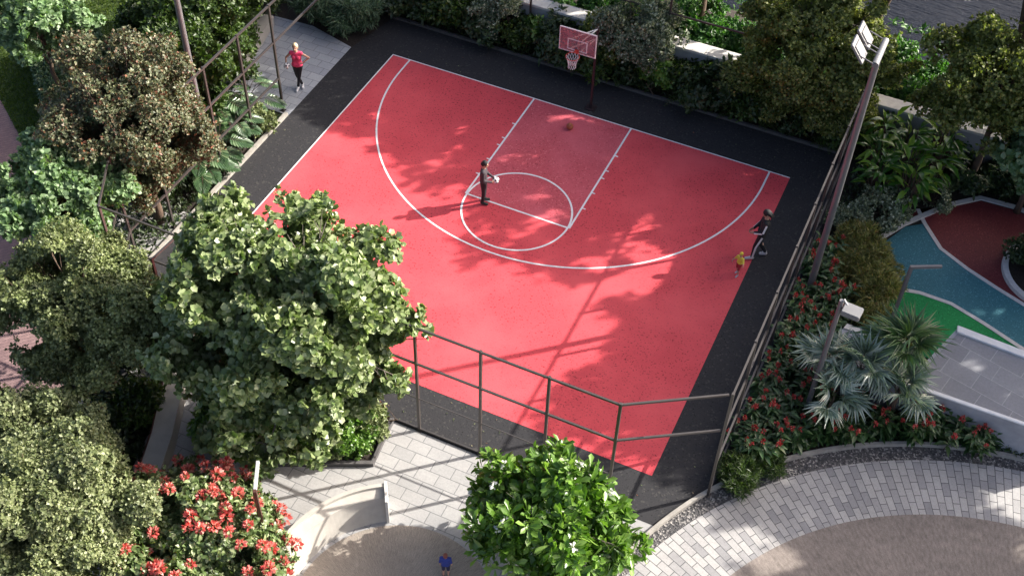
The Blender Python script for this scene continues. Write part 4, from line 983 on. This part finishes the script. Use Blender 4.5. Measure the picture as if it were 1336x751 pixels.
# croton mounds
pc = shrub_proto('croton_mound', 'croton', (.62, .6, .40), .42, 18, .28, 75, 7, .17, .020, 'blade', 97, gap=-.7, up=.6, jit=.2)
for x, y, s, t in [(10.25, -2.45, 1.0, 'bronze-green mound right beside the foot of the mast, uppermost of the mounds'), (10.95, -3.1, 1.05, 'bronze-green mound touching the teal play surface, middle of the group'), (11.2, -4.0, 1.1, 'bronze-green mound left of the pale band on the play surface'), (10.4, -3.5, .9, 'bronze-green mound on the flower bed side of the group'), (11.45, -5.3, .85, 'bronze-green mound at the foot of the bent-arm lamp post'), (12.3, -5.95, .7, 'bronze-green mound between the green play surface and the fan palms')]:
    place(pc, (x, y, 0), x*3, s, t, 'shrub', 'bronze-green mounds beside the playground')

# red-flowered plants
def ginger_proto(seed, nst=24, h=.85):
    e = empty('red_flowered_plant', (0, 0, 0)); r_ = np.random.default_rng(seed); st = MB(); P = []; D = []; Nn = []; Ls = []; tops = []
    for i in range(nst):
        a = r_.random()*6.28; sp = r_.uniform(.05, .55); hh = h*r_.uniform(.55, 1); b0 = Vector((math.cos(a)*sp*.6, math.sin(a)*sp*.6, 0)); tp_ = Vector((math.cos(a)*sp, math.sin(a)*sp, hh)); tops.append(tp_)
        st.tube([b0, b0.lerp(tp_, .5), tp_], [.012, .009, .006], 5)
        for q in range(9):
            t = .3+.7*q/8; aa = q*2.4+a; p = b0.lerp(tp_, t); d = Vector((math.cos(aa), math.sin(aa), r_.uniform(.1, .6))).normalized()
            P.append(p); D.append(d); Nn.append((-d.x*.3, -d.y*.3, 1)); Ls.append(r_.uniform(.20, .34))
    st.build('stem', B['brown'], e); Ls = np.array(Ls)
    link('foliage', leaf_mesh('foliage', np.array(P), np.array(D), np.array(Nn), Ls, Ls*.17, 'long'), L['ginger'], e)
    for tp_ in sorted(tops, key=lambda v: -v.z)[:6]:
        f = flower_mesh(20, .06, 'small', .11, .036, 'flower_head'); o = link('flower_head', f, L['gingerflower'], e); o.location = tp_+Vector((0, 0, .03)); o.scale = (.62, .62, 1.1)
    return e
gp = [ginger_proto(101), ginger_proto(102, 26, .95), ginger_proto(103, 22, .8)]
cnt = 0
def ginger(x, y, label):
    global cnt
    place(gp[cnt % 3], (x, y, 0), cnt*1.7, (1.0+.12*math.sin(cnt*2.3))*(1.12 if x > 13 else 1), label, 'plant', 'red-flowered plants in the bed right of the court'); cnt += 1
for i in range(9): ginger(9.5+.1*math.sin(i*3), -3.2-i*1.0, '%s red-flowered plant from the mast in the row along the right court fence' % ORD[i])
for i in range(5): ginger(10.25+.1*math.sin(i*2), -5.0-i*.85+(.2 if i else 0), '%s red-flowered plant from the bronze-green mounds in the inner row of the bed' % ORD[i])
for i in range(8):
    a = R(137-i*4.6); ginger(KC[0]+(11.05-.03*i)*math.cos(a), min(-8.42, KC[1]+(11.05-.03*i)*math.sin(a)) if i > 4 else KC[1]+11.05*math.sin(a), '%s red-flowered plant from the left in the front row along the curved kerb' % ORD[i])
for i in range(3):
    a = R(132-i*5.5); ginger(KC[0]+11.85*math.cos(a), KC[1]+11.85*math.sin(a), '%s red-flowered plant from the left in the second row behind the curved kerb' % ORD[i])
# grassy clump at the tip of the bed
pgm = shrub_proto('grassy_shrub', 'yew', (.5, .5, .3), .35, 12, .24, 80, 7, .2, .016, 'blade', 105, up=.7, gap=-.7)
place(pgm, (9.55, -12.3, 0), 0, .9, 'green grassy shrub at the narrow tip of the bed by the fence corner', 'shrub')
place(pgm, (10.1, -11.6, 0), 1, .8, 'green grassy shrub one step in from the tip of the bed', 'shrub')

# fan palms
def fan_palm(loc, h, nf, mat, label, seed, fl=.62, a0=0):
    e = empty('fan_palm', loc); tag(e, label, 'palm', 'fan palms in front of the terrace'); r_ = random.Random(seed)
    mb_ = MB(); mb_.tube([(0, 0, 0), (.03, .02, h*.5), (0, 0, h)], [.10, .075, .085], 10); mb_.build('trunk', B['brown'], e)
    for i in range(nf):
        a = a0+i*2.4+r_.uniform(-.3, .3); el = 1.35-1.15*i/nf; d = Vector((math.cos(a)*math.cos(el), math.sin(a)*math.cos(el), math.sin(el)))
        p0 = Vector((0, 0, h)); pl = r_.uniform(.4, .75); p1 = p0+d*pl; dd = (d+Vector((0, 0, -.35))).normalized(); s_ = dd.cross(Vector((0, 0, 1))).normalized(); nn = s_.cross(dd)
        P = []; D = []; Nn = []; Ls = []; n_ = 30
        for j in range(n_):
            t = R(-140+280*j/(n_-1)); q = (dd*math.cos(t)+s_*math.sin(t)+nn*(.12*math.cos(t*1.2)+.10)).normalized(); P.append(p1); D.append(q); Nn.append(nn+s_*(.35 if j % 2 else -.35)); Ls.append(fl*1.22*(.82+.18*math.cos(t))*r_.uniform(.9, 1.06))
        Ls = np.array(Ls); me = leaf_mesh('frond', np.array(P), np.array(D), np.array(Nn), Ls, np.full(n_, .030), 'long')
        fo = link('frond', me, L[mat], e)
        st = MB(); st.tube([p0, p0.lerp(p1, .5)+Vector((0, 0, .03)), p1], [.014, .011, .008], 5); st.build('leaf_stalk', B['brown'], fo)
    return e
fan_palm((10.75, -8.55, 0), 1.25, 7, 'fan', 'silvery fan palm leftmost of the group, in front of the round lamp post\'s pole', 1)
fan_palm((11.2, -9.35, 0), .85, 6, 'fan', 'low silvery fan palm second from the left, its leaves over the red flowers', 2, .6, 1)
fan_palm((11.6, -8.45, 0), 1.5, 8, 'fan', 'silvery fan palm in the middle of the group before the white coping', 3, .66, 2)
fan_palm((12.5, -7.6, 0), 2.0, 9, 'fan2', 'tallest green fan palm beside the left edge of the terrace', 4, .78, 3)
fan_palm((12.7, -8.6, 0), 1.15, 8, 'fan', 'low dark fan palm at the right end of the group above the kerb', 5, .62, 4)

# ferns by the back wall
def fern(loc, label, seed, nf=13, fl=1.0, mat='fern'):
    e = empty('fern', loc); tag(e, label, 'fern', 'arching ferns in the back bed'); r_ = random.Random(seed)
    for i in range(nf):
        a = i*2.4; el = r_.uniform(.5, 1.2); P = []; D = []; Nn = []; Ls = []; pts = []
        for j in range(13):
            t = j/12; out = fl*t*math.cos(el*(1-.5*t)); up_ = fl*(t*math.sin(el)-.55*t*t); pts.append(Vector((math.cos(a)*out, math.sin(a)*out, .1+up_)))
        for j in range(1, 13):
            tg = (pts[j]-pts[j-1]).normalized(); sd = tg.cross(Vector((0, 0, 1))).normalized(); w_ = .24*math.sin(math.pi*min(1, .15+.85*j/13))*fl
            for s_ in (-1, 1):
                P.append(pts[j]); D.append((sd*s_+tg*.5+Vector((0, 0, .1))).normalized()); Nn.append(sd.cross(tg)); Ls.append(max(w_, .04))
        Ls = np.array(Ls); fo = link('frond', leaf_mesh('frond', np.array(P), np.array(D), np.array(Nn), Ls, np.full(len(Ls), .028), 'blade'), L[mat], e)
        st = MB(); st.tube(pts, [.008]*12+[.003], 4); st.build('rachis', B['brown'], fo)
for i, (x, y, s, t) in enumerate([(2.9, 2.45, 1.0, 'arching fern in the back bed in front of the sunlit wall coping'), (3.8, 2.4, .95, 'arching fern second to the right of the hoop, under the wall'), (4.7, 2.35, .8, 'arching fern in the shade left of the yellow-green tree\'s trunk'), (5.8, 2.3, .7, 'arching fern in deep shade in front of the yellow-green tree'), (8.3, 2.1, .8, 'arching fern at the back right corner of the court surround'), (-1.2, 2.35, .7, 'arching fern directly behind the hoop pole')]): fern((x, y, 0), t, 110+i, fl=s)

# split-leaved plants by the left fence
def monstera(loc, label, seed, nl=10, s=1.0):
    e = empty('split_leaf_plant', loc); tag(e, label, 'plant', 'split-leaf plants by the left fence'); r_ = random.Random(seed)
    for i in range(nl):
        a = i*2.4+r_.random()*.4; hh = r_.uniform(.4, .9)*s; out = r_.uniform(.15, .55)*s; p1 = Vector((math.cos(a)*out, math.sin(a)*out, hh))
        d = Vector((math.cos(a), math.sin(a), -.35)).normalized(); sd = d.cross(Vector((0, 0, 1))).normalized(); nn = sd.cross(d); fl = r_.uniform(.34, .5)*s
        P = []; D = []; Nn = []; Ls = []
        for j in range(9):                  # lobes along the midrib
            t = j/8; c_ = p1+d*fl*t*.8; 
            for s_ in (-1, 1):
                P.append(c_); D.append((sd*s_*(1-t*.7)+d*(.35+t*.8)+nn*.05).normalized()); Nn.append(nn); Ls.append(fl*.52*(.75+.5*math.sin(math.pi*(.15+.7*t))))
        Ls = np.array(Ls); fo = link('leaf', leaf_mesh('leaf', np.array(P), np.array(D), np.array(Nn), Ls, Ls*.15, 'obov'), L['monstera'], e)
        st = MB(); st.tube([(0, 0, 0), Vector((math.cos(a)*out*.4, math.sin(a)*out*.4, hh*.7)), p1, p1+d*fl*.8], [.014, .011, .008, .004], 5); st.build('leaf_stalk', B['brown'], fo)
for i, (x, y, s, t) in enumerate([(-10.3, -5.0, 1.05, 'split-leaf plant at the corner of the shaded paving, beyond the left fence'), (-10.7, -5.9, 1.1, 'split-leaf plant beyond the left fence, second from the paving'), (-9.75, -6.6, .9, 'split-leaf plant against the left fence opposite the kerb\'s end'), (-9.7, -7.6, 1.0, 'pale split-leaf plant between the left kerb and the grey mast'), (-9.6, -8.6, 1.0, 'split-leaf plant behind the top of the large broadleaf tree')]): monstera((x-.15, y, 0), t, 120+i, s=s*1.3, nl=13)
psm = shrub_proto('small_shrub', 'olive', (.45, .5, .35), .35, 12, .24, 110, 5, .09, .03, 'small', 125)
for x, y, t in [(-9.5, -5.7, 'small olive shrub pressed against the left kerb near the paving'), (.0, -15.1, 'small olive shrub at the fence corner of the front planter'), (-.6, -15.9, 'small olive shrub in the front planter behind its right kerb')]: place(psm, (x, y, .03), x, 1.0, t, 'shrub')
pdn = shrub_proto('planter_shrub', 'bright', (.6, .5, .45), .45, 16, .28, 60, 6, .14, .036, 'long', 126)
for x, y, t in [(-3.6, -16.7, 'leafy shrub at the far left end of the front planter'), (-2.8, -16.9, 'leafy shrub near the left end of the front planter kerb'), (-.6, -14.9, 'leafy shrub in the front planter against the court fence'), (-3.4, -15.3, 'leafy shrub in the front planter left of the big trunk')]: place(pdn, (x, y, .03), x, 1.15, t, 'shrub')
place(pdn, (.02, -15.62, .03), 2, .72, 'leafy shrub at the right corner of the front planter kerb', 'shrub'); place(psm, (.02, -15.2, .03), 1, .75, 'small olive shrub filling the right side of the front planter', 'shrub')
pr2 = shrub_proto('purple_shrub', 'russet', (.3, .3, .25), .25, 8, .18, 120, 5, .07, .026, 'small', 127)
place(pr2, (.05, -14.75, .03), 0, 1.0, 'small purplish shrub at the tip of the front planter by the fence', 'shrub')
for i, (x, y, t) in enumerate([(-.2, -16.1, 'dark glossy plant at the right kerb of the front planter'), (-1.0, -16.5, 'dark glossy plant in the middle of the front planter edge'), (-1.8, -16.9, 'dark glossy plant at the left part of the front planter edge')]): place(py, (x, y, .03), i, .75, t, 'plant', 'glossy plants along the front planter kerb')
# orange flowered plant deep at left
e = empty('orange_flowered_plant', (-6.1, -15.4, .1)); tag(e, 'upright plant with orange flowers in the shade between the two left trees', 'plant')
of = flower_mesh(14, .05, 'small', .10, .034); st = MB()
for i in range(5):
    a = i*1.3; p = Vector((math.cos(a)*.25, math.sin(a)*.25, .7+.12*i)); st.tube([(0, 0, 0), p], .01, 5); o = link('flower_cluster', of if i == 0 else of.copy(), L['orangeflower'] if i == 0 else None, e); o.location = p
st.build('stem', B['brown'], e)
# red blossoms in the big tree: climbing flowers seen through its crown (belong to shrub beneath)
# hedge
e = empty('clipped_hedge', (0, 0, 0)); tag(e, 'long clipped grey-green hedge running from the top left corner beside the dark lawn strip', 'hedge')
hl = [(-11.75, -10.1), (-13.2, -9.1), (-15.3, -7.6), (-16.75, -6.4), (-18.2, -5.0)]
Pp = []; Qq = []
for i in range(len(hl)-1):
    a, b_ = np.array(hl[i]), np.array(hl[i+1]); t = (b_-a)/np.linalg.norm(b_-a); nrm = np.array([-t[1], t[0]]); m_ = 5200
    u = rng.random(m_); s_ = rng.uniform(-1.15, 1.15, m_); zc = rng.random(m_)
    side = rng.random(m_) < .33
    s2 = np.where(side, np.sign(s_)*(1.15+rng.normal(size=m_)*.04), s_); z2 = np.where(side, zc*1.0, 1.0+rng.normal(size=m_)*.05)
    xy = a+np.outer(u, b_-a)+np.outer(s2, nrm); Pp.append(np.c_[xy, z2]); Qq.append(np.where(side[:, None], np.c_[np.outer(np.sign(s2), nrm), np.full(m_, .4)], np.array([0, 0, 1.])))
Pp = np.concatenate(Pp); Qq = unit(np.concatenate(Qq)); link('foliage', rosettes('foliage', Pp, Qq, 4, .11, .035, 'small', .5, .4), L['hedge'], e)
hi, ho_ = offset_line(hl, 1.02), offset_line(hl, -1.02); strip('hedge_core', hi, ho_, 0, .93, simple('hedge_twigs', (.02, .03, .012), .95, var=.3), False, e)
# more dark shrubs filling the left understorey
for i, (x, y, t) in enumerate([(-11.6, -8.2, 'dark shrub under the russet tree on the side of the evergreens'), (-12.6, -9.4, 'dark shrub between the hedge and the russet tree'), (-10.9, -9.8, 'dark shrub at the foot of the russet tree\'s trunk'), (-7.4, -15.6, 'dark shrub beneath the olive tree towards the court'), (-6.4, -18.6, 'dark shrub in the soil right of the olive tree'), (-5.7, -17.4, 'dark shrub beside the brown side of the retaining wall'), (-6.0, -19.6, 'dark shrub behind the pale olive tree\'s crown'), (-13.9, -6.6, 'dark shrub between the hedge and the evergreens')]):
    place(pr[i % 2], (x, y, 0), i, 1.0, t, 'shrub', 'dark shrubs in the left garden')
# island plants
pi = shrub_proto('island_shrub', 'dark', (.75, .75, .3), .4, 16, .3, 80, 6, .12, .03, 'small', 131)
place(pi, (15.6, -.6, .06), 0, 1.1, 'dark shrub on the left half of the white-rimmed planting island', 'shrub', 'dark shrubs in the island'); place(pi, (16.6, -1.0, .06), 2, 1.1, 'dark shrub on the right half of the white-rimmed planting island', 'shrub', 'dark shrubs in the island')

# ground cover (nobody could count it)
def inpoly(X, Y, pts):
    r_ = np.zeros(len(X), bool); j = len(pts)-1
    for i in range(len(pts)):
        xi, yi = pts[i]; xj, yj = pts[j]; c = ((yi > Y) != (yj > Y)) & (X < (xj-xi)*(Y-yi)/(yj-yi+1e-12)+xi); r_ ^= c; j = i
    return r_
def cover(name, pts, dens, mat, label, cat, Ln, Wd, tm, h, k=5, up=.4, z0=0):
    xs = [p[0] for p in pts]; ys = [p[1] for p in pts]; A = (max(xs)-min(xs))*(max(ys)-min(ys)); n = int(A*dens)
    X = rng.uniform(min(xs), max(xs), n); Y = rng.uniform(min(ys), max(ys), n); ok = inpoly(X, Y, pts); X, Y = X[ok], Y[ok]
    Z = z0+h*(.35+.65*rng.random(len(X)))*(.75+.35*wob(np.c_[X, Y, X], 2.2)); P = np.c_[X, Y, Z]
    o = link(name, rosettes(name, P, np.tile([0, 0, 1.], (len(P), 1)), k, Ln, Wd, tm, up, .35), L[mat]); tag(o, label, cat, kind='stuff'); return o
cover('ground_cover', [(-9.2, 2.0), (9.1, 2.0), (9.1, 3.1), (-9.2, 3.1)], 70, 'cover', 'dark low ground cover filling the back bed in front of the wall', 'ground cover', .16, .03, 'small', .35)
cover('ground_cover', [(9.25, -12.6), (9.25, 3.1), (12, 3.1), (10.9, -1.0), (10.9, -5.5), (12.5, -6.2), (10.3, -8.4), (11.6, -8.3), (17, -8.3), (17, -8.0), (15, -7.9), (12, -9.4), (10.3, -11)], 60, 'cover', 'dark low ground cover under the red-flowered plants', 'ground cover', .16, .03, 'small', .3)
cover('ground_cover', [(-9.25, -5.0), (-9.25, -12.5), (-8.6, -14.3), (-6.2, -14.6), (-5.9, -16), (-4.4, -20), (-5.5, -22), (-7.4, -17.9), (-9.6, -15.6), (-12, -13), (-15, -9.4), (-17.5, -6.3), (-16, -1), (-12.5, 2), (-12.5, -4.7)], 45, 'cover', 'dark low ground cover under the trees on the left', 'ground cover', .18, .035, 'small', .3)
cover('ground_cover', [(-15, 3.8), (20, 3.8), (20, 11), (-15, 11)], 7, 'river', 'green wild growth on the riverbank slope behind the wall', 'ground cover', .25, .05, 'small', .0, z0=-.35, k=7)
ka = arc(*KC, 10.68, 140, 62, 40); kb = arc(*KC, 11.25, 62, 140, 40)
cover('ground_cover', ka+kb, 130, 'ginger', 'low glossy ground cover along the inside of the curved kerb', 'ground cover', .16, .034, 'long', .28)
cover('ground_cover', [(11.9, 1.3), (13.4, 1.95), (15, 1.95), (19, 1.8), (19, 3.1), (11.5, 3.1)], 60, 'cover', 'dark low ground cover behind the maroon play surface', 'ground cover', .16, .03, 'small', .3)
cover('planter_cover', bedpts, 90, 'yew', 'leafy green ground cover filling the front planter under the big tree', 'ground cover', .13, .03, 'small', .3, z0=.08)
cover('lawn_grass', PL[:4]+[(-12.3, -11.1), (-13.4, -10.3), (-15.95, -8.5), (-17.5, -7.2), (-22, -3.0)], 260, 'lawn', 'short dark green lawn grass between path and hedge', 'grass', .07, .008, 'small', .02, k=5, up=.8)
cover('lawn_grass', [(-22, -3.0), (-18.2, -5.6), (-15.8, -1.2), (-13, 2), (-24, 4)], 200, 'lawn', 'sunlit lawn grass at the top left behind the trees', 'grass', .08, .010, 'small', .02, k=5, up=.8)
# fallen leaves on surround
def litter():
    n = 160; X = rng.uniform(-9, 9, n); Y = np.where(rng.random(n) < .5, rng.uniform(-14.4, -13.2, n), rng.uniform(-14.4, 1.7, n)); ok = (abs(X) > 7.6) | (Y < -13.2) | (Y > .1) ; X, Y = X[ok], Y[ok]; n = len(X)
    a = rng.random(n)*6.28; D = np.c_[np.cos(a), np.sin(a), rng.uniform(-.05, .2, n)]
    o = link('fallen_leaves', leaf_mesh('fallen_leaves', np.c_[X, Y, np.full(n, .012)], unit(D), np.tile([0., 0, 1], (n, 1)), rng.uniform(.04, .08, n), rng.uniform(.012, .025, n), 'small'), L['russet']); tag(o, 'scattered fallen leaves on the black court surround', 'leaves', kind='stuff')
litter()

# ================================================================== LIGHT, SKY, CAMERA
az = math.atan2(.755, .657); el = R(30.5)
sd = Vector((math.sin(az)*math.cos(el), math.cos(az)*math.cos(el), math.sin(el)))
ld = bpy.data.lights.new('sun', 'SUN'); ld.energy = 5.0; ld.angle = R(.55); ld.color = (1, .95, .87)
lo = bpy.data.objects.new('sun', ld); COL.objects.link(lo); lo.rotation_euler = (-sd).to_track_quat('-Z', 'Y').to_euler(); lo.location = (0, 0, 30)
w = bpy.data.worlds.new('World'); sc.world = w; w.use_nodes = True; nt = w.node_tree
sky = nt.nodes.new('ShaderNodeTexSky'); sky.sky_type = 'NISHITA'; sky.sun_disc = False; sky.sun_elevation = el; sky.sun_rotation = az; sky.dust_density = 5; sky.air_density = .6; sky.ozone_density = .4
nt.links.new(sky.outputs[0], nt.nodes['Background'].inputs[0]); nt.nodes['Background'].inputs[1].default_value = .145
sc.view_settings.view_transform = 'Standard'; sc.view_settings.look = 'None'; sc.view_settings.gamma = 1; sc.view_settings.exposure = 1.1; sc.view_settings.use_curve_mapping = False

cam = bpy.data.cameras.new('camera'); cam.sensor_width = 36; cam.lens = 36*1607.88/1336; cam.clip_end = 1500; cam.clip_start = .5
co = bpy.data.objects.new('camera', cam); COL.objects.link(co)
yaw, pitch, roll = R(-23.4526), R(47.3121), R(1.9865)
fw = Vector((math.sin(yaw)*math.cos(pitch), math.cos(yaw)*math.cos(pitch), -math.sin(pitch))); rt = Vector((math.cos(yaw), -math.sin(yaw), 0)); up = rt.cross(fw)
r_ = rt*math.cos(roll)+up*math.sin(roll); u_ = -rt*math.sin(roll)+up*math.cos(roll)
mw = Matrix((r_, u_, -fw)).transposed().to_4x4(); mw.translation = Vector((11.3342, -31.7608, 27.3926)); co.matrix_world = mw
sc.camera = co
sc.render.engine = 'CYCLES'; sc.cycles.use_denoising = True; sc.cycles.max_bounces = 6; sc.cycles.transparent_max_bounces = 8; sc.cycles.diffuse_bounces = 3; sc.cycles.glossy_bounces = 2; sc.cycles.transmission_bounces = 3
sc.cycles.caustics_reflective = False; sc.cycles.caustics_refractive = False
